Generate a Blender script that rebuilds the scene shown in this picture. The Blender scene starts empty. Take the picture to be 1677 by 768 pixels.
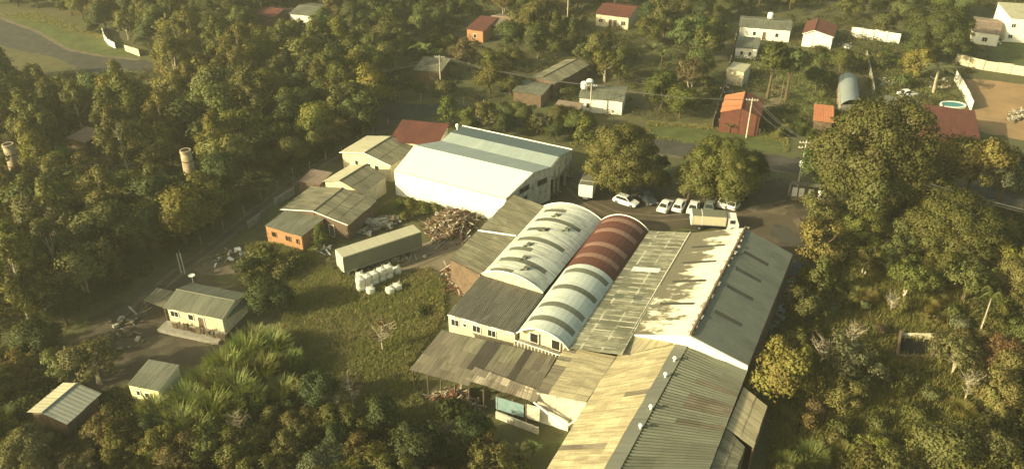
import bpy, math, random
import numpy as np
from mathutils import Vector
rng = np.random.default_rng(7); random.seed(7)
R = math.radians
S = bpy.context.scene
COL = S.collection

# ------------------------------------------------------------------ camera, light, exposure
PITCH, CAMH, FOC = R(31.2), 65.0, 1344.0          # survey of the photograph: tilt, height above ground, focal length in photo pixels
cam = bpy.data.objects.new('camera', bpy.data.cameras.new('camera')); COL.objects.link(cam)
cam.location = (0, 0, CAMH); cam.rotation_euler = (R(90) - PITCH, 0, 0)
cam.data.sensor_width = 36; cam.data.lens = FOC / 1677 * 36; cam.data.clip_end = 2000
S.camera = cam
SUN_EL, SUN_AZ = R(23), math.atan2(-.40, -.92)      # direction towards the sun
w = bpy.data.worlds.new("World"); S.world = w; w.use_nodes = True
nt = w.node_tree; bg = nt.nodes['Background']
sky = nt.nodes.new('ShaderNodeTexSky'); sky.sky_type = 'NISHITA'; sky.sun_disc = False
sky.sun_elevation = SUN_EL; sky.sun_rotation = math.pi / 2 - SUN_AZ
sky.dust_density = 4; sky.ozone_density = .6
tint = nt.nodes.new('ShaderNodeMix'); tint.data_type = 'RGBA'; tint.blend_type = 'MULTIPLY'
tint.inputs[0].default_value = 1; tint.inputs[7].default_value = (.98, .95, .66, 1)
nt.links.new(sky.outputs[0], tint.inputs[6]); nt.links.new(tint.outputs[2], bg.inputs[0])
bg.inputs[1].default_value = 0.15
sd = bpy.data.lights.new('sun', 'SUN'); sun = bpy.data.objects.new('sun', sd); COL.objects.link(sun)
sd.energy = 5.0; sd.angle = R(.6); sd.color = (1, .87, .54)
sv = Vector((math.cos(SUN_EL) * math.cos(SUN_AZ), math.cos(SUN_EL) * math.sin(SUN_AZ), math.sin(SUN_EL)))
sun.rotation_euler = sv.to_track_quat('Z', 'Y').to_euler()
S.view_settings.view_transform = 'Standard'; S.view_settings.look = 'None'
S.view_settings.exposure = 0.74; S.view_settings.gamma = 1; S.view_settings.use_curve_mapping = False
S.cycles.max_bounces = 5; S.cycles.transparent_max_bounces = 6

# ------------------------------------------------------------------ survey: photo point -> place at height z
def P(x, y, z=0.0):
    u = (x - 838.5) / FOC; v = -(y - 384) / FOC
    d = (u, math.cos(PITCH) + v * math.sin(PITCH), -math.sin(PITCH) + v * math.cos(PITCH))
    t = (z - CAMH) / d[2]
    return np.array([d[0] * t, d[1] * t, z])
def proj(q):
    z = q[1] * math.cos(PITCH) - (q[2] - CAMH) * math.sin(PITCH); y = q[1] * math.sin(PITCH) + (q[2] - CAMH) * math.cos(PITCH)
    return 838.5 + FOC * q[0] / z, 384 - FOC * y / z
def scale_at(y): return (y + 431) * .855 / CAMH       # photo pixels per metre

# ------------------------------------------------------------------ materials
def new_mat(name, rough=.8, metal=0.0):
    m = bpy.data.materials.new(name); m.use_nodes = True
    b = m.node_tree.nodes['Principled BSDF']; b.inputs['Roughness'].default_value = rough; b.inputs['Metallic'].default_value = metal
    b.inputs['Specular IOR Level'].default_value = .25
    return m, m.node_tree, b
def noise(t, vec, scale, detail=3, rough=.55):
    n = t.nodes.new('ShaderNodeTexNoise'); n.inputs['Scale'].default_value = scale; n.inputs['Detail'].default_value = detail
    n.inputs['Roughness'].default_value = rough
    if vec is not None: t.links.new(vec, n.inputs['Vector'])
    return n.outputs[0]
def mapr(t, v, a, b, c=0., d=1.):
    n = t.nodes.new('ShaderNodeMapRange'); n.inputs[1].default_value = a; n.inputs[2].default_value = b
    n.inputs[3].default_value = c; n.inputs[4].default_value = d; t.links.new(v, n.inputs[0]); return n.outputs[0]
def mix(t, f, a, b, mode='MIX'):
    n = t.nodes.new('ShaderNodeMix'); n.data_type = 'RGBA'; n.blend_type = mode
    for i, s in ((0, f), (6, a), (7, b)):
        if isinstance(s, (int, float)): n.inputs[i].default_value = s
        elif isinstance(s, tuple): n.inputs[i].default_value = (*s[:3], 1)
        else: t.links.new(s, n.inputs[i])
    return n.outputs[2]
def math_(t, op, a, b):
    n = t.nodes.new('ShaderNodeMath'); n.operation = op
    for i, s in ((0, a), (1, b)):
        if isinstance(s, (int, float)): n.inputs[i].default_value = s
        else: t.links.new(s, n.inputs[i])
    return n.outputs[0]
def mapping(t, vec, sc):
    n = t.nodes.new('ShaderNodeMapping'); n.inputs['Scale'].default_value = sc; t.links.new(vec, n.inputs['Vector']); return n.outputs[0]
def texc(t, which='Object'): return t.nodes.new('ShaderNodeTexCoord').outputs[which]
def bump(t, b, h, strength=.3, dist=.05):
    n = t.nodes.new('ShaderNodeBump'); n.inputs['Strength'].default_value = strength; n.inputs['Distance'].default_value = dist
    t.links.new(h, n.inputs['Height']); t.links.new(n.outputs[0], b.inputs['Normal'])

def plain(name, c, rough=.7, metal=0., var=.25, scale=1.5, dirt=None):
    m, t, b = new_mat(name, rough, metal)
    co = texc(t); n = noise(t, co, scale, 4)
    c2 = tuple(x * (1 - var) for x in c)
    col = mix(t, mapr(t, n, .35, .65), c, c2)
    if dirt:
        n2 = noise(t, mapping(t, co, (1, 1, .35)), scale * 1.7, 5, .7)
        col = mix(t, mapr(t, n2, .5, .68, 0, .75), col, dirt)
    t.links.new(col, b.inputs['Base Color']); bump(t, b, n, .15, .02)
    return m

def roof_mat(name, c1, c2, stain, lo=.5, hi=.62, rnd=1., streak=.35, grad=(0, 0, 0), rough=.75, metal=0., sscale=.35, spec=.25, fine=.3, smix=.9, seed=0., sl=(.42, .68), grid=None):
    m, t, b = new_mat(name, rough, metal); b.inputs['Specular IOR Level'].default_value = spec
    uv = texc(t, 'UV'); oi = t.nodes.new('ShaderNodeObjectInfo')
    uvs = mapping(t, uv, (1, 1, 1)); uvs.node.inputs['Location'].default_value = (seed, seed * 1.7, 0)
    col = mix(t, mapr(t, oi.outputs['Random'], 0, 1, .5 - rnd / 2, .5 + rnd / 2), c1, c2)
    st = noise(t, mapping(t, uvs, (3.2, .22, 1)), 1.0, 4, .7)
    col = mix(t, mapr(t, st, sl[0], sl[1], 0, streak), col, tuple(x * .42 for x in c2))
    g = noise(t, mapping(t, uvs, (1, .38, 1)), sscale, 6, .68)
    sep = t.nodes.new('ShaderNodeSeparateXYZ'); t.links.new(uv, sep.inputs[0])
    if any(grad):
        gg = math_(t, 'ADD', math_(t, 'MULTIPLY', sep.outputs[0], grad[0]), math_(t, 'MULTIPLY', sep.outputs[1], grad[1]))
        g = math_(t, 'ADD', g, math_(t, 'ADD', gg, grad[2]))
    col = mix(t, mapr(t, g, lo, hi, 0, smix), col, stain)
    if grid:
        def line(i, per, wd):
            a = math_(t, 'FRACT', math_(t, 'DIVIDE', sep.outputs[i], per), 0.); a = math_(t, 'ABSOLUTE', math_(t, 'SUBTRACT', a, .5), 0.)
            return math_(t, 'GREATER_THAN', a, .5 - wd / per)
        gl = math_(t, 'MAXIMUM', line(0, grid[0], .09), line(1, grid[1], .12))
        gm = mapr(t, noise(t, mapping(t, uvs, (.7, .5, 1)), 1.1, 3, .6), .42, .58); col = mix(t, math_(t, 'MULTIPLY', gl, gm), col, (.52, .50, .37))
    f = noise(t, uvs, 5.0, 5, .75)
    col = mix(t, mapr(t, f, .45, .75, 0, fine), col, (.035, .032, .02))
    t.links.new(col, b.inputs['Base Color']); bump(t, b, f, .2, .02)
    return m

M = {}
M['white_roof'] = roof_mat('white painted sheet', (.74, .74, .66), (.69, .70, .62), (.45, .45, .38), .62, .8, .4, .16, fine=.1)
M['teal_roof'] = roof_mat('teal grey painted sheet', (.27, .32, .30), (.24, .29, .275), (.32, .37, .34), .5, .7, .5, .15, rough=.6, fine=.15)
M['teal_dark'] = roof_mat('dull teal grey sheet', (.19, .235, .215), (.165, .21, .195), (.12, .15, .14), .55, .75, .5, .2, rough=.7, fine=.2)
M['barrel_white'] = roof_mat('chalky weathered sheet', (.66, .67, .56), (.52, .55, .46), (.24, .25, .19), .55, .68, .6, .7, sl=(.48, .60), sscale=.5, fine=.4, smix=.7)
M['barrel_teal'] = roof_mat('pale teal arched sheet', (.48, .53, .47), (.43, .48, .43), (.27, .30, .25), .52, .7, .5, .3, sscale=.5, fine=.2, smix=.6)
M['barrel_red'] = roof_mat('oxide red arched sheet', (.115, .042, .030), (.095, .036, .027), (.15, .075, .055), .5, .75, .6, .3, fine=.2, smix=.6)
M['cream_slope'] = roof_mat('cream painted slope with black weathering', (.76, .73, .54), (.68, .66, .49), (.075, .07, .045), .455, .55, .5, .35, grad=(-.005, .05, -.135), sscale=.5, fine=.35, smix=.92, seed=3)
M['mottled_slope'] = roof_mat('grid mottled fibre cement', (.36, .35, .24), (.25, .245, .165), (.11, .11, .07), .44, .56, 1., .6, sscale=.35, fine=.35, smix=.75, grid=(1.1, 2.3), sl=(.46, .6))
M['grey_slope'] = roof_mat('grey green sheet with dark stains', (.155, .17, .135), (.13, .143, .113), (.072, .08, .062), .48, .62, .6, .25, sscale=.3, fine=.25, smix=.6)
M['tan_slope'] = roof_mat('tan fibre cement', (.50, .44, .27), (.33, .29, .175), (.22, .19, .11), .50, .64, .8, .6, sl=(.46, .6), sscale=.3, fine=.35, smix=.65)
M['rib_grey'] = roof_mat('grey green ribbed sheet', (.18, .19, .135), (.14, .147, .105), (.08, .078, .055), .54, .66, 1., .35, sscale=.25, fine=.25, smix=.7)
M['old_brown'] = roof_mat('old brown grey fibre cement', (.225, .20, .14), (.125, .11, .078), (.085, .075, .052), .5, .62, 1., .6, sscale=.4, fine=.3, smix=.7)
M['brown_light'] = roof_mat('patched pale brown sheet', (.40, .35, .26), (.10, .085, .06), (.06, .05, .036), .5, .6, 1., .6, sscale=.6, fine=.4, smix=.7)
M['slab'] = roof_mat('dark lichen slab sheet', (.135, .13, .10), (.10, .096, .075), (.25, .24, .19), .58, .7, .7, .5, sl=(.46, .6), sscale=.5, fine=.25, smix=.6)
M['tan_green'] = roof_mat('mossy tan fibre cement', (.26, .245, .155), (.165, .155, .10), (.09, .088, .055), .48, .6, 1., .7, sl=(.46, .6), sscale=.5, fine=.3, smix=.6)
M['grey_roof'] = roof_mat('mossy grey fibre cement', (.18, .185, .135), (.13, .135, .095), (.08, .08, .055), .50, .62, .9, .5, sl=(.46, .6), sscale=.5, fine=.3, smix=.6)
M['cream_roof'] = roof_mat('pale yellow sheet', (.50, .47, .32), (.42, .40, .27), (.22, .21, .13), .55, .7, .7, .35, sscale=.5, fine=.3, smix=.6)
M['cream_dull'] = roof_mat('dull pale grey sheet', (.30, .31, .25), (.25, .26, .21), (.17, .17, .13), .55, .7, .7, .3, fine=.2)
M['red_roof'] = roof_mat('dull red tile', (.15, .05, .035), (.11, .04, .03), (.08, .04, .03), .55, .7, .8, .3, sscale=.8, fine=.3)
M['orange_roof'] = roof_mat('orange clay tile', (.50, .20, .09), (.42, .16, .075), (.30, .13, .07), .6, .75, .6, .25, sscale=.8, fine=.15)
M['pink_roof'] = roof_mat('faded pinkish tile', (.28, .21, .155), (.22, .165, .12), (.14, .11, .08), .55, .7, .8, .3, sscale=.8, fine=.3)
M['blue_roof'] = roof_mat('blue grey zinc', (.25, .28, .27), (.22, .25, .245), (.16, .18, .18), .55, .7, .5, .2, fine=.15)
M['skylight'] = roof_mat('grimy translucent sheet', (.15, .155, .11), (.12, .125, .09), (.08, .08, .06), .55, .7, 1., .4, rough=.5, fine=.3)
M['dark_strip'] = roof_mat('dark old strip sheet', (.065, .057, .043), (.05, .045, .034), (.035, .03, .024), .55, .7, 1., .4, fine=.3)
M['slot'] = roof_mat('dark open slot sheet', (.06, .062, .048), (.045, .047, .036), (.03, .03, .024), .55, .7, 1., .3, fine=.2)
M['skylight_red'] = roof_mat('pale translucent sheet', (.27, .16, .115), (.22, .13, .095), (.15, .09, .07), .55, .7, 1., .3, fine=.25)
M['white_wall'] = plain('white wall paint', (.80, .79, .69), .8, var=.05, dirt=(.66, .63, .50))
M['yellow_wall'] = plain('yellow wall paint', (.80, .70, .40), .85, var=.1)
M['cream_wall'] = plain('cream wall paint', (.66, .60, .42), .85, var=.15, dirt=(.35, .31, .21))
M['grimy_wall'] = plain('grimy white wall', (.58, .55, .44), .85, var=.2, scale=1.2, dirt=(.10, .095, .07))
M['brown_wall'] = plain('brown rendered wall', (.17, .12, .08), .9, var=.3, dirt=(.07, .055, .04))
M['red_wall'] = plain('red wall paint', (.15, .055, .04), .85, var=.3, dirt=(.10, .045, .035))
M['brick_wall'] = plain('hollow brick', (.50, .26, .13), .9, var=.3, scale=4, dirt=(.30, .17, .10))
M['concrete'] = plain('concrete', (.33, .31, .25), .9, var=.25, dirt=(.17, .16, .12))
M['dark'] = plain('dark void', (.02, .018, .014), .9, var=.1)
M['glass'] = plain('window glass', (.03, .035, .035), .12, var=.1)
M['white_trim'] = plain('white trim', (.8, .79, .7), .6, var=.06)
M['grey_metal'] = plain('grey metal', (.22, .23, .2), .5, .3)
M['ridge_grey'] = roof_mat('grey flashing', (.18, .185, .145), (.145, .15, .12), (.13, .14, .12), .5, .65, .8, .2, fine=.2)
M['wood'] = plain('weathered timber', (.20, .15, .09), .9, var=.4)
M['pole_conc'] = plain('pale concrete pole', (.52, .49, .38), .85, var=.15)
M['blue_panel'] = plain('pale blue tarpaulin', (.22, .33, .33), .5, var=.2)
M['bag'] = plain('white woven plastic', (.66, .65, .54), .7, var=.1, scale=4, dirt=(.45, .43, .33))
M['rubber'] = plain('rubber', (.02, .02, .018), .85)
M['paint_white'] = plain('white car paint', (.75, .75, .70), .25, var=.04)
M['paint_dark'] = plain('dark car paint', (.035, .04, .05), .25, var=.1)
M['paint_green'] = plain('grey green car paint', (.16, .20, .16), .3, var=.1)
M['paint_blue'] = plain('dark blue car paint', (.03, .045, .075), .3, var=.1)
M['paint_beige'] = plain('cream box panel', (.60, .55, .38), .6, var=.08, dirt=(.45, .4, .27))
M['box_shade_truck_grey'] = roof_mat('container side with painted shade and grey truck roof', (.16, .165, .115), (.15, .155, .11), (.11, .11, .08), .55, .7, .5, .2, fine=.15)  # trailer side's shade put into the colour; also the truck roof's grey
M['box_top_half_lit'] = roof_mat('container roof with half light painted in', (.46, .44, .31), (.40, .38, .27), (.24, .22, .15), .55, .7, .7, .35, fine=.25)  # half light on the trailer top put into the colour
M['box_end_lit'] = plain('container end with sunlight painted in', (.70, .67, .52), .6, var=.06, dirt=(.5, .46, .33))  # sunlight on the trailer's left end put into its paler colour
M['lamp_red'] = plain('red lens', (.4, .03, .02), .3)
M['lamp_clear'] = plain('clear lens', (.6, .6, .55), .15)
M['pool'] = plain('pool water', (.06, .22, .22), .08, var=.1)
M['cable'] = plain('cable', (.10, .10, .09), .6)
M['bark'] = plain('brown bark', (.14, .105, .065), .95, var=.4, scale=3)
M['bark_pale'] = plain('pale eucalyptus bark', (.46, .41, .29), .9, var=.35, scale=1.2)
M['chimney_brick'] = plain('lime washed brick', (.44, .36, .24), .9, var=.35, scale=1.5, dirt=(.24, .16, .09))
M['asphalt'] = plain('worn asphalt', (.062, .06, .05), .9, var=.3, scale=.25, dirt=(.095, .085, .062))
M['track'] = plain('dirt track', (.115, .095, .062), .95, var=.35, scale=.5, dirt=(.07, .06, .035))
M['yard'] = plain('packed dirt yard', (.085, .07, .046), .95, var=.35, scale=.12, dirt=(.13, .105, .07))
M['pale_dirt'] = plain('pale sandy dirt', (.22, .18, .115), .95, var=.25, scale=.3, dirt=(.16, .125, .075))
M['sand_lot'] = plain('orange sand', (.34, .22, .11), .95, var=.25, scale=.12, dirt=(.22, .15, .08))
M['lawn'] = plain('short lawn', (.085, .108, .030), .95, var=.35, scale=.3, dirt=(.13, .125, .045))

M['scrub_floor'] = plain('yellowish rough grass', (.150, .155, .052), .95, var=.4, scale=.25, dirt=(.115, .095, .045))
def leaf_mat():
    m, t, b = new_mat('foliage', .65)
    b.inputs['Specular IOR Level'].default_value = .3
    oi = t.nodes.new('ShaderNodeObjectInfo'); co = texc(t)
    n = noise(t, co, .55, 3, .6); n2 = noise(t, co, 3.5, 2, .6)
    hsv = t.nodes.new('ShaderNodeHueSaturation')
    t.links.new(mapr(t, n, .3, .7, .475, .52), hsv.inputs['Hue']); t.links.new(mapr(t, n, .3, .7, .78, 1.25), hsv.inputs['Value'])
    t.links.new(oi.outputs['Color'], hsv.inputs['Color'])
    out = t.nodes['Material Output']
    t.links.new(hsv.outputs[0], b.inputs['Base Color'])
    tr = t.nodes.new('ShaderNodeBsdfTranslucent'); ms = t.nodes.new('ShaderNodeMixShader'); ms.inputs[0].default_value = .3
    t.links.new(mix(t, 1., hsv.outputs[0], (1.25, 1.2, .6), 'MULTIPLY'), tr.inputs[0])
    t.links.new(b.outputs[0], ms.inputs[1]); t.links.new(tr.outputs[0], ms.inputs[2]); t.links.new(ms.outputs[0], out.inputs[0])
    return m
M['leaf'] = leaf_mat()
def ground_mat():
    m, t, b = new_mat('rough grass and soil', .95)
    co = texc(t); n = noise(t, co, .035, 6, .6); n2 = noise(t, co, .35, 5, .7); n3 = noise(t, co, 3., 3, .7)
    c = mix(t, mapr(t, n, .42, .6), (.088, .102, .034), (.120, .112, .048))
    c = mix(t, mapr(t, n2, .45, .65), c, (.088, .074, .040))
    c = mix(t, mapr(t, n3, .4, .7, 0, .6), c, (.05, .052, .024))
    t.links.new(c, b.inputs['Base Color']); bump(t, b, n2, .6, .3)
    return m
M['ground'] = ground_mat()
def tuft_mat(name, a, b_, c_):
    m, t, b = new_mat(name, .8); co = texc(t)
    n = noise(t, co, .16, 4, .6); n2 = noise(t, co, 1.2, 3, .6)
    c = mix(t, mapr(t, n, .38, .62), a, b_); c = mix(t, mapr(t, n2, .45, .68, 0, .8), c, c_)
    t.links.new(c, b.inputs['Base Color'])
    tr = t.nodes.new('ShaderNodeBsdfTranslucent'); ms = t.nodes.new('ShaderNodeMixShader'); ms.inputs[0].default_value = .42
    t.links.new(c, tr.inputs[0]); t.links.new(b.outputs[0], ms.inputs[1]); t.links.new(tr.outputs[0], ms.inputs[2])
    t.links.new(ms.outputs[0], t.nodes['Material Output'].inputs[0]); return m
M['grass'] = tuft_mat('meadow grass', (.27, .275, .085), (.33, .295, .13), (.185, .20, .062))
M['scrub'] = tuft_mat('scrub grass', (.235, .235, .060), (.27, .235, .075), (.15, .165, .042))
M['brush'] = tuft_mat('undergrowth leaves', (.105, .118, .034), (.13, .112, .045), (.07, .082, .028))
M['scrap'] = plain('mixed scrap', (.27, .22, .14), .9, var=.6, scale=2.5, dirt=(.08, .06, .045))
M['scrap_pale'] = plain('pale scrap', (.50, .47, .37), .9, var=.4, scale=2.0, dirt=(.25, .2, .14))
M['rust'] = plain('rusty scrap', (.20, .09, .05), .9, var=.4, scale=2.0, dirt=(.09, .05, .035))

# ------------------------------------------------------------------ building helpers
WL = {}                                              # world origin of every thing or part
def link(name, me, mat, parent=None, loc=None):
    o = bpy.data.objects.new(name, me); COL.objects.link(o)
    if mat is not None and len(me.materials) == 0: me.materials.append(mat)
    if parent is not None:
        o.parent = parent; WL[o] = WL[parent]
    else:
        o.location = loc if loc is not None else (0, 0, 0); WL[o] = np.array(o.location[:])
    return o
def mk(name, V, F, mat, parent=None, loc=None, uv=None, smooth=False):
    V = np.asarray(V, float)
    org = WL[parent] if parent is not None else (np.asarray(loc, float) if loc is not None else np.zeros(3))
    me = bpy.data.meshes.new(name)
    me.from_pydata((V - org).tolist(), [], [list(map(int, f)) for f in F])
    if uv is not None:
        l = me.uv_layers.new(name='UVMap'); vi = np.empty(len(me.loops), int); me.loops.foreach_get('vertex_index', vi)
        l.data.foreach_set('uv', np.asarray(uv, float)[vi].ravel())
    if smooth: me.polygons.foreach_set('use_smooth', [True] * len(me.polygons))
    return link(name, me, mat, parent, org if parent is None else None)
def tag(o, label=None, cat=None, group=None, kind=None):
    for k, v in (('label', label), ('category', cat), ('group', group), ('kind', kind)):
        if v: o[k] = v
    return o
def thing(name, label, cat, loc, group=None):
    o = bpy.data.objects.new(name, None); COL.objects.link(o); o.location = loc; o.empty_display_size = .3
    WL[o] = np.array(loc, float); tag(o, label, cat, group); return o
class MB:
    def __init__(s): s.V = []; s.F = []
    def add(s, V, F):
        n = len(s.V); s.V += [tuple(map(float, v)) for v in V]; s.F += [[i + n for i in f] for f in F]; return s
    def box(s, c, size, ax=0., tilt=None):             # c centre, size full, ax rotation about z
        x, y, z = [k / 2 for k in size]
        v = np.array([(a, b, d) for a in (-x, x) for b in (-y, y) for d in (-z, z)])
        if tilt is not None:
            cx, sx = math.cos(tilt), math.sin(tilt); v = v @ np.array([[cx, 0, sx], [0, 1, 0], [-sx, 0, cx]]).T
        ca, sa = math.cos(ax), math.sin(ax); v = v @ np.array([[ca, -sa, 0], [sa, ca, 0], [0, 0, 1]]).T + np.array(c)
        return s.add(v, [(0, 1, 3, 2), (4, 6, 7, 5), (0, 4, 5, 1), (2, 3, 7, 6), (0, 2, 6, 4), (1, 5, 7, 3)])
    def prism(s, base, top):                            # two matching rings
        n = len(base); F = [list(range(n))[::-1], [n + i for i in range(n)]] + [(i, (i + 1) % n, n + (i + 1) % n, n + i) for i in range(n)]
        return s.add(list(base) + list(top), F)
    def tube(s, pts, rad, k=6):
        pts = np.asarray(pts, float); rad = np.broadcast_to(rad, len(pts)); V = []; F = []
        for i, p in enumerate(pts):
            d = pts[min(i + 1, len(pts) - 1)] - pts[max(i - 1, 0)]; d = d / (np.linalg.norm(d) + 1e-9)
            a = np.cross(d, (0, 0, 1) if abs(d[2]) < .9 else (1, 0, 0)); a /= np.linalg.norm(a); b = np.cross(d, a)
            for j in range(k):
                th = 2 * math.pi * j / k; V.append(p + rad[i] * (math.cos(th) * a + math.sin(th) * b))
        for i in range(len(pts) - 1):
            for j in range(k): F.append((i * k + j, i * k + (j + 1) % k, (i + 1) * k + (j + 1) % k, (i + 1) * k + j))
        F += [list(range(k))[::-1], [(len(pts) - 1) * k + j for j in range(k)]]
        return s.add(V, F)
    def lathe(s, prof, c, k=14):
        V = []; F = []
        for r, z in prof:
            for j in range(k): V.append((c[0] + r * math.cos(2 * math.pi * j / k), c[1] + r * math.sin(2 * math.pi * j / k), c[2] + z))
        for i in range(len(prof) - 1):
            for j in range(k): F.append((i * k + j, i * k + (j + 1) % k, (i + 1) * k + (j + 1) % k, (i + 1) * k + j))
        F += [list(range(k))[::-1], [(len(prof) - 1) * k + j for j in range(k)]]
        return s.add(V, F)
    def build(s, name, mat, parent=None, loc=None, smooth=False): return mk(name, s.V, s.F, mat, parent, loc, None, smooth)

def xy(p, z): return np.array([p[0], p[1], z])
def unit(v): return v / (np.linalg.norm(v) + 1e-12)
def slope(parent, A, B, C, D, nu, nv, mat, name='roof_sheet', waves=4, amp=.013, jit=1., odd=None, uv0=(0, 0), lift=.03):
    """sheets laid on the plane A-B (top edge) down to D-C (bottom edge); odd(i, j) may give another material or False for a hole"""
    A, B, C, D = map(np.asarray, (A, B, C, D)); Lu = (np.linalg.norm(B - A) + np.linalg.norm(C - D)) / 2; Lv = (np.linalg.norm(D - A) + np.linalg.norm(C - B)) / 2
    N = unit(np.cross(B - A, D - A)); N = N if N[2] > 0 else -N
    n = waves * 2
    for j in range(nv):
        for i in range(nu):
            mt, nm = mat, name
            if odd:
                r_ = odd(i, j)
                if r_ is False: continue
                if r_: mt, nm = r_
            t0, t1 = max(0, j / nv - .04 / nv), (j + 1) / nv + .03 / nv
            lift0, lift1 = .0, lift + jit * random.random() * lift * .9
            sk = jit * random.uniform(-.03, .03) / nv; V = []; uv = []
            for t, l in ((t0, lift0), (t1 + sk, lift1)):
                for k in range(n + 1):
                    s_ = (i + (k / n) * .998) / nu
                    p = (A * (1 - s_) + B * s_) * (1 - t) + (D * (1 - s_) + C * s_) * t
                    V.append(p + N * (l + (amp if k % 2 else -amp))); uv.append((uv0[0] + s_ * Lu, uv0[1] + t * Lv))
            F = [(k, k + 1, n + 2 + k, n + 1 + k) for k in range(n)]
            mk(nm, V, F, mt, parent, uv=uv)
def barrel(parent, A, B, A2, B2, rise, nu, mat, odd=None, splits=(0, .14, .5, .86, 1), waves=3, name='roof_sheet', uvoff=0, bw=.008):
    """vault: springing lines A->A2 and B->B2, arch from A side to B side, nu bays along"""
    A, B, A2, B2 = map(np.asarray, (A, B, A2, B2)); L = np.linalg.norm(A2 - A); n = waves * 2
    def pt(s_, t, off=0.):
        a = A * (1 - s_) + A2 * s_; b = B * (1 - s_) + B2 * s_; wd = np.linalg.norm(b - a)
        r = (wd * wd / 4 + rise * rise) / (2 * rise); ha = math.asin(min(1, wd / 2 / r)); th = -ha + 2 * ha * t
        u = unit(b - a); mid = (a + b) / 2; c = mid + np.array([0, 0, rise - r])
        return c + (r + off) * (math.sin(th) * u + math.cos(th) * np.array([0, 0, 1])), 2 * ha * r
    for i in range(nu):
        for q in range(len(splits) - 1):
            mt, nm = mat, name
            if odd:
                r_ = odd(i, q)
                if r_: mt, nm = r_
            ts = np.linspace(splits[q], splits[q + 1], 6 if splits[q + 1] - splits[q] > .2 else 3); V = []; uv = []; lift = random.random() * .015
            for t in ts:
                for k in range(n + 1):
                    s_ = (i + (k / n) * .998) / nu; p, al = pt(s_, t, lift + (bw if k % 2 else -bw)); V.append(p); uv.append((s_ * L + uvoff, t * al))
            F = [(r * (n + 1) + k, r * (n + 1) + k + 1, (r + 1) * (n + 1) + k + 1, (r + 1) * (n + 1) + k) for r in range(len(ts) - 1) for k in range(n)]
            mk(nm, V, F, mt, parent, uv=uv)
    return pt
def wall(parent, pts, zt, z0, mat, th=.16, name='wall', base=None):
    """vertical wall through plan points; zt top height per point"""
    m = MB()
    for i in range(len(pts) - 1):
        a, b = np.array(pts[i][:2]), np.array(pts[i + 1][:2]); d = unit(b - a); n = np.array([-d[1], d[0]]) * th / 2
        if i > 0: a = a + d * th * .52
        ring = [a - n, b - n, b + n, a + n]; za, zb = zt[i], zt[i + 1]
        m.prism([(p[0], p[1], z0) for p in ring], [(ring[0][0], ring[0][1], za), (ring[1][0], ring[1][1], zb), (ring[2][0], ring[2][1], zb), (ring[3][0], ring[3][1], za)])
    return m.build(name, mat, parent)
def opening(parent, a, b, f0, width, z0, z1, kind='window', fm='white_trim', pm='glass', out=.11, side=-1):
    """framed window or door on the wall a->b, centre at fraction f0 of its length"""
    a, b = np.array(a[:2], float), np.array(b[:2], float); d = unit(b - a); n = np.array([-d[1], d[0]]) * side
    c = a + (b - a) * f0 + n * out; ang = math.atan2(d[1], d[0]); h = z1 - z0; zc = (z0 + z1) / 2; f = .08
    m = MB()
    for sx in (-1, 1): m.box((*(c + d * sx * (width / 2)), zc), (f, .1, h + f), ang)
    for zz in (z0, z1): m.box((*c, zz), (width - f, .1, f), ang)
    if kind == 'window' and width > .9: m.box((*c, zc), (.05, .08, h - f), ang)
    fr = m.build(kind, M[fm], parent)
    MB().box((*(c - n * .015), zc), (width - f, .03, h - f), ang).build('pane' if kind == 'window' else 'door_leaf', M[pm], fr)
FOOT = []                                            # plan footprints that trees keep clear of
def foot(*pts): FOOT.append(np.array([p[:2] for p in pts]))

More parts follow.
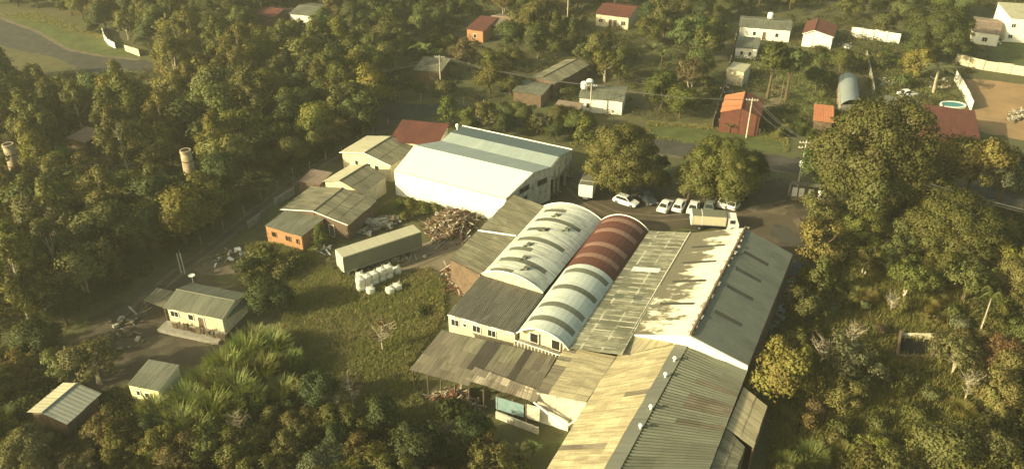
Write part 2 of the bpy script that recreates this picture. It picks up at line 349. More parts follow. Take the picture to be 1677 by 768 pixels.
def house(name, label, A, B, C, ze, zr, roof, wallm, ridge='along', cat='house', sheet=(1.6, 2.2), over=.35, win=(), group=None, frac=.5, roof2=None, waves=4, z0=0., trim=None, doors=(), low=None):
    """A, B: ends of the eave line towards the camera, C: rear corner behind B, all at height ze (photo points)"""
    A, B, C = P(*A, ze), P(*B, ze), P(*C, ze); d = unit(B - A); n = np.array([-d[1], d[0], 0.]); n = n if n[1] > 0 else -n
    dep = max(2., float((C - B) @ n)); W_ = np.linalg.norm(B - A); Dn, Cn = A + n * dep, B + n * dep
    t = thing(name, label, cat, xy((A + Cn) / 2, z0), group); foot(A, B, Cn, Dn)
    i_ = over; ins = lambda p, sd, sn: p + d * sd * i_ + n * sn * i_
    a, b, c, e = ins(A, 1, 1), ins(B, -1, 1), ins(Cn, -1, -1), ins(Dn, 1, -1)
    rz = zr - ze; sl = sheet; wm = M[wallm]; RM = M[roof]; R2 = M[roof2] if roof2 else RM
    nn = lambda L, s_: max(1, int(round(L / s_)))
    if ridge == 'along':
        r0, r1 = A + n * dep * frac, B + n * dep * frac; r0, r1 = xy(r0, zr), xy(r1, zr)
        slope(t, r0, r1, B, A, nn(W_, sl[0]), nn(dep * frac, sl[1]), RM, waves=waves)
        slope(t, r1, r0, Dn, Cn, nn(W_, sl[0]), nn(dep * (1 - frac), sl[1]), R2, waves=waves)
        wall(t, [a, b], [ze - .05] * 2, z0, wm); wall(t, [c, e], [ze - .05] * 2, z0, wm)
        for p, q in ((b, c), (e, a)):
            mid = (p + q) / 2 if abs(frac - .5) < .01 else p + (q - p) * (frac if p is b else 1 - frac)
            wall(t, [p, mid, q], [ze - .05, zr - .12, ze - .05], z0, wm)
        m = MB(); m.tube([r0 + (0, 0, .04), r1 + (0, 0, .04)], .11, 5); m.build('ridge_cap', RM, t)
    elif ridge == 'across':
        r0, r1 = xy(A + d * W_ * frac, zr), xy(Dn + d * W_ * frac, zr)
        slope(t, r1, r0, A, Dn, nn(dep, sl[0]), nn(W_ * frac, sl[1]), RM, waves=waves)
        slope(t, r0, r1, Cn, B, nn(dep, sl[0]), nn(W_ * (1 - frac), sl[1]), R2, waves=waves)
        for p, q in ((a, b), (c, e)):
            f_ = frac if p is a else 1 - frac; wall(t, [p, p + (q - p) * f_, q], [ze - .05, zr - .12, ze - .05], z0, wm)
        wall(t, [b, c], [ze - .05] * 2, z0, wm); wall(t, [e, a], [ze - .05] * 2, z0, wm)
        m = MB(); m.tube([r0 + (0, 0, .04), r1 + (0, 0, .04)], .11, 5); m.build('ridge_cap', R2, t)
    else:                                            # mono: rises to the back
        slope(t, xy(Dn, zr), xy(Cn, zr), B, A, nn(W_, sl[0]), nn(dep, sl[1]), RM, waves=waves)
        wall(t, [a, b], [ze - .05] * 2, z0, wm); wall(t, [b, c], [ze - .05, zr - .1], z0, wm); wall(t, [c, e], [zr - .1] * 2, z0, wm); wall(t, [e, a], [zr - .1, ze - .05], z0, wm)
    if trim:
        m = MB()
        if ridge == 'across':
            m.tube([A - n * .05, xy(A + d * W_ * frac - n * .05, zr + .05), B - n * .05], .09, 4)
        else: m.tube([A - n * .05, B - n * .05], .08, 4)
        m.build('barge_board', M[trim], t)
    for f0, wd, za, zb in win: opening(t, a, b, f0, wd, za, zb)
    for f0, wd, zb in doors: opening(t, a, b, f0, wd, z0 + .05, zb, 'door', pm='brown_wall')
    return t, (a, b, c, e)

# ------------------------------------------------------------------ ground, roads
g = MB(); xs = np.linspace(-900, 900, 46); ys = np.linspace(-300, 1500, 46)
GV = [(x, y, 0) for y in ys for x in xs]; GF = [(j * 46 + i, j * 46 + i + 1, (j + 1) * 46 + i + 1, (j + 1) * 46 + i) for j in range(45) for i in range(45)]
tag(mk('ground', GV, GF, M['ground']), 'rough grass and bare soil under the trees and round the sheds', kind='structure')
def patch(name, pts, mat, z, label, kind='structure', wob=.35, world=False, keep=True):
    q = [np.array(p, float) if world else P(*p)[:2] for p in pts]; out = []
    for i in range(len(q)):
        a, b = q[i], q[(i + 1) % len(q)]; L = np.linalg.norm(b - a); k = max(1, int(L / 1.2))
        for s_ in range(k): out.append(a + (b - a) * s_ / k + rng.normal(0, wob, 2) * (1 if s_ else .3))
    if keep: FOOT.append(np.array(q))
    o = mk(name, [(p[0], p[1], z) for p in out], [list(range(len(out)))], M[mat]); tag(o, label, kind=kind); return o
patch('road', [(-60, 22), (0, 30), (60, 52), (112, 82), (165, 92), (240, 98), (262, 112), (240, 122), (205, 112), (150, 122), (95, 97), (0, 74), (-60, 66)], 'asphalt', .010, 'asphalt road curving through the wood at the top left')
patch('road_verge', [(20, 30), (80, 40), (130, 60), (200, 72), (235, 92), (165, 90), (112, 80), (60, 50)], 'lawn', .006, 'sunlit grass verge along the road at the top left', keep=True)
patch('street', [(600, 150), (650, 168), (760, 172), (900, 198), (1075, 228), (1200, 244), (1330, 262), (1480, 285), (1677, 318), (1800, 335), (1800, 372), (1677, 350), (1480, 315), (1330, 290), (1200, 268), (1075, 250), (900, 217), (760, 190), (640, 198), (595, 175)], 'asphalt', .012, 'asphalt street running behind the big shed and the car park')
patch('street_verge', [(1060, 205), (1200, 215), (1290, 235), (1280, 250), (1200, 241), (1070, 225)], 'lawn', .007, 'grass verge on the far side of the street')
patch('scrub_floor', [(1340, 420), (1440, 400), (1560, 440), (1640, 470), (1640, 640), (1560, 720), (1400, 780), (1290, 720), (1290, 600)], 'scrub_floor', .005, 'yellowish open grassland floor in the right hand scrub', keep=False, wob=.8)
patch('meadow_floor', [(395, 400), (500, 400), (560, 445), (700, 425), (728, 470), (725, 525), (670, 600), (690, 660), (760, 700), (620, 700), (480, 690), (470, 560), (440, 450)], 'scrub_floor', .005, 'straw and green meadow floor before the sheds', keep=False, wob=.8)
patch('dirt_track', [(640, 190), (655, 205), (560, 265), (500, 292), (470, 320), (430, 355), (380, 392), (330, 430), (290, 458), (250, 490), (200, 520), (180, 560), (140, 600), (100, 590), (150, 530), (200, 500), (250, 465), (300, 430), (360, 385), (420, 340), (470, 300), (520, 270), (590, 225)], 'track', .012, 'rutted dirt track between the wood and the small houses')
patch('dirt_yard', [(150, 520), (250, 480), (300, 450), (400, 470), (385, 545), (330, 600), (260, 595), (205, 625), (150, 650), (120, 610)], 'yard', .008, 'dark bare yard round the long low house')
patch('parking_lot', [(890, 300), (940, 285), (1000, 300), (1080, 290), (1200, 300), (1300, 290), (1340, 330), (1330, 380), (1310, 430), (1290, 520), (1250, 600), (1215, 585), (1290, 420), (1216, 372), (1060, 378), (985, 356), (905, 335), (880, 340)], 'yard', .009, 'packed dirt car park behind the sheds', wob=.5)
patch('sand_lot', [(1575, 128), (1700, 140), (1760, 215), (1700, 235), (1605, 215), (1592, 182)], 'sand_lot', .011, 'bare orange sand lot behind the cream wall')
patch('pale_path', [(1250, 130), (1275, 128), (1285, 150), (1280, 175), (1255, 182), (1248, 175), (1265, 160), (1262, 145)], 'pale_dirt', .011, 'worn pale footpath beside the orange roofed house', keep=False)
M['rut'] = plain('pale dry rut', (.165, .135, .088), .95, var=.35, scale=.5, dirt=(.10, .08, .05))
def blob(name, q, rx, ry, mat, z, label):
    c = P(*q)[:2]; n_ = 34; ph = rng.uniform(0, 6.28, 4); out = []
    for i in range(n_):
        a = 2 * math.pi * i / n_; k = 1 + .22 * math.sin(2 * a + ph[0]) + .15 * math.sin(3 * a + ph[1]) + .1 * math.sin(5 * a + ph[2]) + .05 * math.sin(9 * a + ph[3]); out.append((c[0] + rx * k * math.cos(a), c[1] + ry * k * math.sin(a), z))
    tag(mk(name, out, [list(range(n_))], M[mat]), label, kind='structure')
def strip(name, px, w_, off, mat, z, label):
    q = np.array([P(*p)[:2] for p in px]); fine = []
    for a, b in zip(q[:-1], q[1:]):
        k = max(2, int(np.linalg.norm(b - a) / 1.0)); fine += [a + (b - a) * i / k for i in range(k)]
    fine = np.array(fine); fine[1:-1] = (fine[:-2] + fine[1:-1] + fine[2:]) / 3; t_ = np.gradient(fine, axis=0); t_ /= np.linalg.norm(t_, axis=1)[:, None]; n_ = np.stack([-t_[:, 1], t_[:, 0]], 1)
    ww = w_ * rng.uniform(.55, 1.3, len(fine))[:, None]; L_, R2_ = fine + n_ * (off + ww / 2), fine + n_ * (off - ww / 2); m = len(fine)
    V = [(x, y, z) for x, y in L_] + [(x, y, z) for x, y in R2_]; tag(mk(name, V, [(i, i + 1, m + i + 1, m + i) for i in range(m - 1)], M[mat]), label, kind='structure')
for o_ in (-.8, .8): strip('wheel_rut', [(600, 222), (560, 247), (520, 272), (480, 298), (440, 330), (400, 362), (360, 395), (320, 425), (280, 455), (235, 495), (190, 545)], .5, o_, 'rut', .018, 'pale wheel rut along the dirt track')
for o_ in (-.8, .8): strip('wheel_rut', [(930, 300), (960, 330), (1010, 352), (1080, 358), (1150, 352), (1240, 345), (1300, 330)], .45, o_, 'rut', .017, 'pale wheel rut across the car park')
for o_ in (-.7, .7): strip('wheel_rut', [(790, 395), (745, 405), (700, 425), (650, 447), (600, 480), (560, 510)], .45, o_, 'rut', .017, 'faint wheel rut through the trailer yard')
strip('road_edge', [(1075, 253), (1200, 270), (1330, 289)], .8, 0, 'rut', .019, 'dusty pale edge of the street'); strip('road_edge', [(0, 30), (60, 52), (112, 82), (165, 92), (235, 99)], 1.2, 0, 'rut', .019, 'dusty pale edge of the top left road')
blob('bare_patch', (1258, 343), 2.6, 1.8, 'rut', .016, 'pale bare spot on the car park'); blob('bare_patch', (1318, 366), 1.6, 2.2, 'rut', .016, 'pale bare spot near the tall tree at the car park edge')
blob('dark_patch', (1110, 352), 3.2, 1.0, 'asphalt', .0145, 'dark patch behind the row of cars'); blob('dark_patch', (1285, 385), 2.2, 2.6, 'asphalt', .0145, 'dark patch at the right of the car park')  # two darker blobs on the packed dirt
blob('bare_patch', (352, 440), 3.2, 1.6, 'rut', .0155, 'dry patch in the plot above the long low house'); blob('bare_patch', (240, 560), 3.0, 1.4, 'track', .0155, 'worn spot in the bare yard')
patch('work_yard', [(695, 398), (745, 375), (790, 395), (735, 440), (728, 460), (700, 440), (650, 455), (640, 440)], 'pale_dirt', .010, 'pale trodden ground between the trailer and the scrap heap', wob=.5)
patch('lawn', [(1420, 92), (1540, 112), (1545, 180), (1440, 150), (1425, 120)], 'lawn', .007, 'green back lawn with the small pool', keep=False)
patch('lawn', [(1615, 55), (1677, 60), (1700, 110), (1640, 100)], 'lawn', .007, 'dark green lawn beyond the cream wall', keep=False)
patch('lawn', [(1215, 98), (1350, 85), (1360, 170), (1290, 200), (1255, 125)], 'lawn', .007, 'shaded back garden lawn behind the orange roofed house', keep=False)
FOOT.append(np.array([P(*p)[:2] for p in [(395, 400), (500, 345), (640, 320), (800, 350), (735, 440), (728, 520), (690, 560), (680, 640), (560, 640), (500, 560), (470, 500), (420, 450)]]))

# ------------------------------------------------------------------ white and teal shed
def shed_white():
    e0, e1 = P(646, 279, 4.5), P(829, 325, 4.5); r0, r1 = P(679, 238, 6.3), P(873, 283, 6.3)
    v0, v1 = P(723, 231, 5.9), P(902, 274, 5.9); k0, k1 = P(738, 217, 6.9), P(915, 257, 6.9); f0, f1 = P(757, 207, 5.2), P(937, 246, 5.2)
    t = thing('white_shed', 'big shed with dazzling white near slope and teal grey double roof behind', 'shed', xy((e0 + f1) / 2, 0))
    foot(e0, e1, f1, f0)
    slope(t, r0, r1, e1, e0, 18, 3, M['white_roof'], amp=.015, jit=.4)
    slope(t, r1, r0, v0, v1, 18, 3, M['teal_roof'], amp=.02, jit=.4)
    slope(t, k0, k1, v1, v0, 18, 2, M['teal_roof'], amp=.02, jit=.4, uv0=(0, 9))
    slope(t, k1, k0, f0, f1, 18, 3, M['teal_dark'], amp=.02, jit=.4)
    wall(t, [e0, e1], [4.42, 4.42], 0, M['white_wall'])
    wall(t, [e1, r1, v1], [4.42, 6.2, 5.8], 0, M['grimy_wall'])
    wall(t, [e0, r0, v0, k0, f0], [4.42, 6.2, 5.8, 6.8, 5.1], 0, M['white_wall']); wall(t, [f0, f1], [5.1, 5.1], 0, M['grimy_wall'])
    wall(t, [v1, k1, f1], [5.8, 6.8, 5.12], 3.6, M['grimy_wall'], name='gable_wall')
    m = MB()
    m.tube([v1 + (0, 0, -1.7), k1 * (1, 1, 0) + (0, 0, 3.2), f1 * (1, 1, 0) + (0, 0, 3.2)], .16, 4); m.build('gallery_beam', M['concrete'], t)
    for q in (v1 + (k1 - v1) * .5, k1, k1 + (f1 - k1) * .5, f1):
        MB().box((q[0], q[1], 2.55), (.35, .35, 5.1), 1.1).build('post', M['concrete'], t)
    b_ = MB(); bk = [v1, k1, f1]
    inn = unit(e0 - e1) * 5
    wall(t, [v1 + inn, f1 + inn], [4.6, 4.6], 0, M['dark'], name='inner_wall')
    MB().tube([f0 + (0, 0, .1), f1 + (0, 0, .1)], .12, 4).build('gutter', M['white_trim'], t)
    g_ = MB(); off = unit(np.cross(e1 - e0, (0, 0, 1))) * .12
    g_.tube([e0 + off + (0, 0, -.02), e1 + off + (0, 0, -.02)], .07, 4); g_.build('eave_flashing', M['grey_metal'], t)
    for f_, wd, a_, b2 in ((.3, 1.8, 0.05, 3.2),): opening(t, r1, e1, .42, 2.2, .05, 3.0, 'door', 'grey_metal', 'dark', side=1)
    opening(t, r1, e1, .35, 2.4, 3.9, 4.8, 'window', 'grey_metal', side=1); opening(t, v1, r1, .5, 2.2, 3.5, 4.5, 'window', 'grey_metal', side=1)
    p = P(749, 212, 6.3); MB().lathe([(.12, -.6), (.12, .4), (.3, .45), (.3, .9), (.1, 1.05)], p, 8).build('roof_vent', M['white_trim'], t)
shed_white()

# ------------------------------------------------------------------ factory sheds (parallel roofs)
def vaults():
    A, A2 = P(890, 338, 5.0), P(787, 449, 5.0); B, B2 = P(986, 361, 5.0), P(889, 480, 5.0)
    t = thing('vaulted_shed', 'arched shed roof, chalky white with grey weathering and dark slots, beside the red vault', 'shed', xy((A + B2) / 2, 0)); foot(A, B, B2, A2)
    spots = {(2, 1), (2, 2), (5, 2), (8, 1), (11, 2), (14, 1), (14, 2), (17, 1), (5, 1), (11, 1)}
    pt = barrel(t, A, B, A2, B2, 1.5, 21, M['barrel_white'], odd=lambda i, q: (M['skylight'], 'skylight_sheet') if (i % 3 == 2 and q in (1,) and i > 0) or (i % 6 == 5 and q == 2) else None)
    for s_, ti in ((.2, .42), (.42, .42), (.64, .40), (.80, .5), (.9, .62), (.33, .7)):
        p, _ = pt(s_, ti); m = MB(); m.box(p + (0, 0, .12), (.6, .5, .3), 1.1); m.box(p + (.3, .2, .3), (.4, .7, .08), 1.1, .5); m.box(p + (-.5, -.3, .1), (.7, .3, .06), .6, .2); m.build('roof_ventilator', M['skylight'], t)
    for ss, nm in ((1, 'gable_wall'), (0, 'gable_wall')):
        ring = [pt(ss, x)[0] for x in np.linspace(0, 1, 13)]; off = unit(A2 - A) * (.08 if ss else -.08)
        lo_ = [xy(ring[0], 0), xy(ring[-1], 0)]
        MB().prism([r - (0, 0, .06) for r in ring] + [lo_[1], lo_[0]], [r - off * 2 - (0, 0, .06) for r in ring] + [lo_[1] - off * 2, lo_[0] - off * 2]).build(nm, M['cream_wall'], t)
        MB().tube([r + (0, 0, .02) - off * .4 for r in ring], .09, 4).build('arch_trim', M['white_trim'], t)
    wall(t, [A, A2], [4.9, 4.9], 0, M['grimy_wall'])
    # red and teal vault
    A, A2 = P(986, 360, 5.0) , P(846, 546, 5.0); B, B2 = P(1062, 378, 5.0), P(931, 574, 5.0)
    t = thing('vaulted_shed', 'narrow arched roof, oxide red at the far half and pale teal towards the balcony', 'shed', xy((A + B2) / 2, 0)); foot(A, B, B2, A2)
    n = 29; red = 13
    def odd(i, q):
        if i <= red:
            if i in (1, 4, 8, 11) and q in (1, 2): return M['skylight_red'], 'skylight_sheet'
            return M['barrel_red'], 'roof_sheet'
        if i in (15, 19, 23, 26) and q in (1, 2): return M['skylight'], 'skylight_sheet'
    pt = barrel(t, A, B, A2, B2, 1.6, n, M['barrel_teal'], odd=odd, splits=(0, .1, .5, .93, 1))
    for ss in (0, 1):
        ring = [pt(ss, x)[0] for x in np.linspace(0, 1, 13)]; off = unit(A2 - A) * (.08 if ss else -.08); sh = -unit(A2 - A) * (.9 if ss else -.2)
        lo_ = [xy(ring[0], 0), xy(ring[-1], 0)]
        MB().prism([r - (0, 0, .08) + sh for r in ring] + [lo_[1] + sh, lo_[0] + sh], [r - off * 2 - (0, 0, .08) + sh for r in ring] + [lo_[1] - off * 2 + sh, lo_[0] - off * 2 + sh]).build('gable_wall', M['cream_wall'], t)
        MB().tube([r + (0, 0, .02) - off * .4 for r in ring], .09, 4).build('arch_trim', M['white_trim'], t)
    d = unit(B2 - A2); out = unit(A2 - A)
    MB().box((A2 + B2) / 2 + out * .1 + (0, 0, -1.35), (np.linalg.norm(B2 - A2), 1.6, .18), math.atan2(d[1], d[0])).build('balcony_slab', M['concrete'], t)
    rl = MB().tube([A2 + out * .85 + (0, 0, -.35), B2 + out * .85 + (0, 0, -.35)], .06, 5).build('balcony_rail', M['white_trim'], t)
    for i in range(15):
        p = A2 + (B2 - A2) * (i + .3) / 15 + out * .85; MB().box(p + (0, 0, -.82), (.1, .1, .9), 1.1).build('baluster', M['cream_wall'], rl)
    for f_ in (.3, .72): opening(t, A2 - out * .9, B2 - out * .9, f_, 1.1, 3.9, 5.3, 'door', 'white_trim', 'dark', side=-1, out=.2)
vaults()

def sheds():
    # lean-to between white shed and vault
    a, b, c, d = P(842, 319, 4.6), P(892, 338, 5.2), P(787, 449, 5.2), P(738, 424, 4.6)
    t = thing('lean_to_shed', 'mossy tan lean to roof squeezed between the white shed and the white vault', 'shed', xy((a + c) / 2, 0)); foot(a, b, c, d)
    slope(t, b, c, d, a, 18, 2, M['tan_green'], waves=4)
    wall(t, [a, d, c], [4.5, 4.5, 5.1], 0, M['brown_wall'])
    MB().tube([a + (d - a) * .6 + (0, 0, .12), b + (c - b) * .48 + (0, 0, .12)], .14, 4).build('roof_strip', M['white_trim'], t)
    # dark slab roofed block
    a, b, c, d = P(787, 450, 5.0), P(889, 481, 5.0), P(842, 546, 4.6), P(733, 515, 4.6)
    t = thing('dark_roofed_block', 'block with lichen black lean to roof and cream wall with small windows', 'building', xy((a + c) / 2, 0)); foot(a, b, c, d)
    slope(t, a, b, c, d, 9, 4, M['slab'], waves=4, amp=.02)
    i = unit(a - d) * .3; wall(t, [a, d + i, c + i, b], [4.9, 4.5, 4.5, 4.9], 0, M['cream_wall'])
    MB().tube([d + (0, 0, -.05), c + (0, 0, -.05)], .1, 4).build('gutter', M['white_trim'], t)
    for f_ in (.1, .43, .66): opening(t, d + i, c + i, f_, 1.1, 3.0, 4.0, 'window', 'white_trim')
    opening(t, d + i, c + i, .25, .5, 3.3, 3.8, 'window', 'white_trim')
    # wide sawtooth shed: mottled lean slope, cream slope, grey slope
    va, vb = P(1131, 381, 5.3), P(1033, 547, 5.3); ra, rb = P(1221, 373, 7.8), P(1131, 549, 7.8); ea, eb = P(1298, 416, 5.5), P(1225, 598, 5.5)
    la, lb, lc = P(1064, 378, 5.1), P(930, 570, 5.1), P(1016, 583, 5.3)
    t = thing('main_shed', 'widest shed with cream left slope scarred black and grey right slope with dark slots', 'shed', xy((la + eb) / 2, 0)); foot(la, ea, eb, lb)
    slots = {8, 16, 25, 35}
    slope(t, ra, rb, vb, va, 48, 5, M['cream_slope'], waves=2, amp=.018, lift=.012, odd=lambda i, j: (M['slot'], 'skylight_sheet') if i in slots and 1 <= j <= 3 else None)
    slope(t, rb, ra, ea, eb, 36, 6, M['grey_slope'], waves=2, amp=.015, lift=.006, jit=.3, odd=lambda i, j: (M['slot'], 'skylight_sheet') if (35 - i) in (7, 13, 19, 27) and j in (1, 2, 3) else None)
    MB().tube([rb + (0, 0, .06), ra + (0, 0, .06)], .2, 5).build('ridge_cap', M['brown_wall'], t)
    dr = unit(ra - rb); m = MB()
    for k in range(26):
        p = rb + (ra - rb) * (k + random.random()) / 26; m.box(p + (random.uniform(-.3, .3), 0, .1), (random.uniform(.3, .8), random.uniform(.2, .7), .08), 1.1 + random.uniform(-.3, .3))
    tag(m.build('ridge_rubble', M['scrap_pale'], t), kind='stuff')
    wall(t, [va, ra, ea], [5.2, 7.6, 5.4], 0, M['grimy_wall']); wall(t, [ea, eb], [5.4, 5.4], 0, M['brown_wall'])
    wall(t, [rb, eb], [7.75, 5.5], 2, M['white_wall'], name='parapet', th=.3)
    wall(t, [vb, rb], [5.25, 7.7], 2, M['white_wall'], name='parapet', th=.2)
    t = thing('mottled_shed', 'low pitched shed roof with a grid of pale marks between red vault and cream slope', 'shed', xy((la + lc) / 2, 0))
    slope(t, va, P(1018, 581, 5.5), lb, la, 26, 5, M['mottled_slope'], waves=3, odd=lambda i, j: (M['white_roof'], 'roof_sheet') if (i == 9 and j in (1, 2, 3)) else ((M['skylight'], 'skylight_sheet') if i in (15,) and j in (1, 3) else None))
    MB().tube([va + (0, 0, .08), vb + (0, 0, .08)], .12, 4).build('gutter', M['cream_wall'], t)
    wall(t, [va, la], [5.1, 5.0], 0, M['grimy_wall'])
    # bottom sheds: tan slope, ridge flashing, ribbed grey slope, right lean-to
    K = 1.3                                          # run on past the frame
    def run(a, b, z, k=K): A_, B_ = P(*a, z), P(*b, z); return A_, A_ + (B_ - A_) * k
    r0, r1 = run((1131, 558), (1016, 768), 6.2); w0, w1 = run((1109, 560), (990, 768), 6.0)
    e0, e1 = run((1008, 583), (896, 768), 4.6)
    t = thing('tan_ribbed_shed', 'long tan ribbed roof slope with a grey flashed ridge reaching the lower edge', 'shed', xy((e0 + r1) / 2, 0)); foot(e0, r0, r1, e1)
    top0 = P(1039, 551, 5.2)
    slope(t, w0, w1, e1, e0, 32, 5, M['tan_slope'], waves=3, amp=.05, lift=.015, odd=lambda i, j: (M['old_brown'], 'roof_sheet') if (i == 20 and j > 0) or (i in (10,) and j < 2) else None)
    slope(t, P(1039, 551, 5.25), P(1108, 552, 6.3), P(1106, 562, 6.08), P(1010, 584, 4.72), 4, 1, M['tan_slope'], waves=6)
    slope(t, r0 + (0, 0, .1), r1 + (0, 0, .1), w1 + (0, 0, .08), w0 + (0, 0, .08), 16, 1, M['ridge_grey'], name='ridge_flashing', waves=2, amp=.01)
    wall(t, [e0, e1], [4.5, 4.5], 0, M['grimy_wall'])
    for q in ((1105, 588), (1090, 614), (1066, 667), (1049, 698)):
        p = P(*q, 6.5); m = MB(); m.lathe([(.12, -.5), (.12, .1), (.24, .14), (.22, .28), (.05, .4)], p, 8); m.build('roof_ventilator', M['white_trim'], t)
    x0, x1 = run((1214, 634), (1159, 768), 4.9, K); r0b = r0; top = P(1222, 603, 5.1)
    t = thing('ribbed_shed', 'dull grey green ribbed slope stepping down below the long grey one', 'shed', xy((r0 + x1) / 2, 0)); foot(r0, top, x1, r1)
    slope(t, P(1140, 556, 6.2), top, x0, P(1104, 622, 6.15), 5, 1, M['rib_grey'], waves=6) if False else None
    q0, q1 = P(1133, 558, 6.2), P(1017, 768, 6.2); q1 = q0 + (q1 - q0) * K; z0_, z1_ = P(1224, 604, 4.9), P(1160, 768, 4.9); z1_ = z0_ + (z1_ - z0_) * K
    slope(t, q1, q0, z0_, z1_, 30, 3, M['rib_grey'], waves=2, amp=.08, lift=.008, jit=.3, odd=lambda i, j: (M['old_brown'], 'roof_sheet') if (29 - i) in (6, 9, 10, 11, 14) and j > 0 else None)
    wall(t, [z0_, z1_], [4.8, 4.8], 0, M['brown_wall'])
    s0, s1 = P(1218, 633, 4.5), P(1163, 768, 4.5); s1 = s0 + (s1 - s0) * K; u0, u1 = P(1256, 664, 3.8), P(1233, 733, 3.8)
    t = thing('side_lean_to', 'narrow tan lean to roof along the right flank beside the round tree', 'shed', xy((s0 + u1) / 2, 0)); foot(s0, u0, u1, s1)
    sm = P(1190, 700, 4.5)
    slope(t, sm, s0, u0, u1, 7, 2, M['tan_slope'], waves=4)
    u2, u3 = P(1220, 731, 3.85), P(1205, 768, 3.85); u3 = u2 + (u3 - u2) * 1.8
    slope(t, s1, sm, u2, u3, 9, 2, M['tan_green'], waves=4)
    wall(t, [u0, u1], [3.7, 3.7], 0, M['brown_wall']); wall(t, [u2, u3], [3.7, 3.7], 0, M['brown_wall'])
    # brown tan slope left of the long tan one
    a, b, c, d = P(927, 568, 4.9), P(1009, 583, 4.75), P(960, 658, 4.5), P(878, 642, 4.0)
    t = thing('tan_brown_shed', 'patchy brown and tan ribbed roof between the balcony and the long tan slope', 'shed', xy((a + c) / 2, 0)); foot(a, b, c, d)
    slope(t, b, c, d, a, 10, 4, M['tan_slope'], waves=4, odd=lambda i, j: (M['old_brown'], 'roof_sheet') if j == 3 and random.random() < .6 else None)
    wl = MB(); wall(t, [d + (.1, .2, 0), c + (.1, .1, 0)], [3.9, 4.3], 0, M['grimy_wall'])
    m = MB(); p0, p1, p2 = P(874, 658, 3.2), P(926, 699, 1.6), P(958, 678, 2.2)
    m.tube([p0, p1, p2], .14, 5); m.build('drain_pipe', M['white_trim'], t)
    wall(t, [P(884, 690, 0), P(930, 705, 0)], [2.2, 1.4], 0, M['white_wall'], name='low_wall')
    for k in range(8): 
        p = P(890 + 9 * k, 668 + 3.1 * k, 1.6); MB().box(p + (0, 0, -.2), (.07, .07, .9)).build('baluster', M['rust'], t)
    # open front shed
    a, b = P(724, 540, 4.3), P(912, 584, 4.3); c, d = P(878, 642, 3.7), P(692, 579, 3.7)
    t = thing('open_shed', 'old brown grey open fronted shed full of scrap, roof sheets broken and patched', 'shed', xy((a + c) / 2, 0)); foot(a, b, c, d)
    slope(t, a, b, c, d, 15, 2, M['old_brown'], waves=4, odd=lambda i, j: (M['dark_strip'], 'roof_sheet') if i in (6, 7, 11) else ((M['tan_green'], 'roof_sheet') if i in (3, 4, 5, 8, 9, 10) and j == 0 else None))
    e, f = P(671, 605, 3.1), P(768, 632, 3.15)
    dm = d + (c - d) * .48
    slope(t, d + (0, 0, .04), dm + (0, 0, .04), f, e, 7, 2, M['old_brown'], waves=4)
    g1, g0 = P(880, 660, 3.0), P(762, 622, 3.3)
    slope(t, P(778, 600, 3.95), P(886, 640, 3.9), g1, g0, 9, 2, M['brown_light'], waves=3, jit=3.)
    for q in ((676, 608), (700, 615), (722, 622), (745, 629), (768, 636), (792, 640), (815, 648), (840, 655), (862, 662)):
        p = P(*q, 3.0); MB().box((p[0], p[1] + .2, 1.45), (.16, .16, 2.9), .4).build('post', M['wood'], t)
    back = [P(728, 545, 4.0) , P(905, 590, 4.0)]; wall(t, [back[0], back[1]], [4.1, 4.1], 0, M['brown_wall'])
    bp = [P(812, 650, 2.6), P(858, 664, 2.6)]; wall(t, bp, [2.7, 2.7], .9, M['blue_panel'], name='tarpaulin_panel', th=.06)
    bp = [P(812, 650, 2.6) + (0, -.5, 0), P(882, 676, 2.6) + (0, -.5, 0)]; wall(t, bp, [.95, .95], 0, M['grimy_wall'], name='low_wall', th=.2)
    wall(t, [P(861, 664, 2.6), P(884, 671, 2.6)], [2.9, 2.9], .9, M['grimy_wall'], name='panel', th=.1)
sheds()

# ------------------------------------------------------------------ small houses
H = house
H('plot_house', 'cream gabled house with grey right slope against the white shed', (556, 250), (640, 272), (673, 240), 3.3, 4.4, 'cream_roof', 'cream_wall', 'across', roof2='tan_green', win=((.3, .7, 1.6, 2.5), (.55, .9, 1.6, 2.5), (.72, .9, 1.6, 2.5)), trim='white_trim')
H('plot_house', 'middle gabled house with cream left slope and tan grey right slope', (528, 298), (592, 317), (636, 289), 3.0, 4.1, 'cream_roof', 'cream_wall', 'across', roof2='tan_green', win=((.3, .7, 1.4, 2.3),), frac=.46)
H('plot_house', 'wide low gabled house with white barge boards behind the brick hut', (459, 343), (570, 369), (618, 329), 2.9, 3.9, 'tan_green', 'brown_wall', 'across', roof2='tan_green', trim='white_trim', win=((.2, .9, 1.2, 2.1),), doors=((.75, .9, 2.1),))
t, c_ = H('brick_hut', 'small orange brick hut with grey flat roof and three dark openings', (433, 370), (494, 388), (528, 360), 2.7, 3.0, 'grey_roof', 'brick_wall', 'mono', cat='hut', over=.15)
for f_, wd in ((.22, .9), (.62, 1.0), (.88, .5)): opening(t, c_[0], c_[1], f_, wd, 1.2, 2.1, 'window', 'brick_wall', 'dark', out=.12)
H('outhouse', 'little rusty grey lean to roof left of the middle gabled house', (489, 297), (524, 303), (540, 284), 2.3, 2.6, 'pink_roof', 'brown_wall', 'mono', cat='outhouse', over=.1)
H('red_roofed_shed', 'long dark red roof behind the white shed by the street', (636, 232), (716, 240), (730, 211), 4.0, 5.0, 'red_roof', 'cream_wall', 'mono', cat='shed', sheet=(1.1, 2.4))
t, c_ = H('long_house', 'long low house with grey green roof, yellow wall and satellite dish', (267, 503), (365, 523), (398, 480), 2.7, 3.5, 'grey_roof', 'cream_wall', 'along', frac=.52, sheet=(1.2, 2.2), win=((.12, 1.2, 1.3, 2.2), (.42, .8, 1.3, 2.2)), doors=((.6, .9, 2.1),))
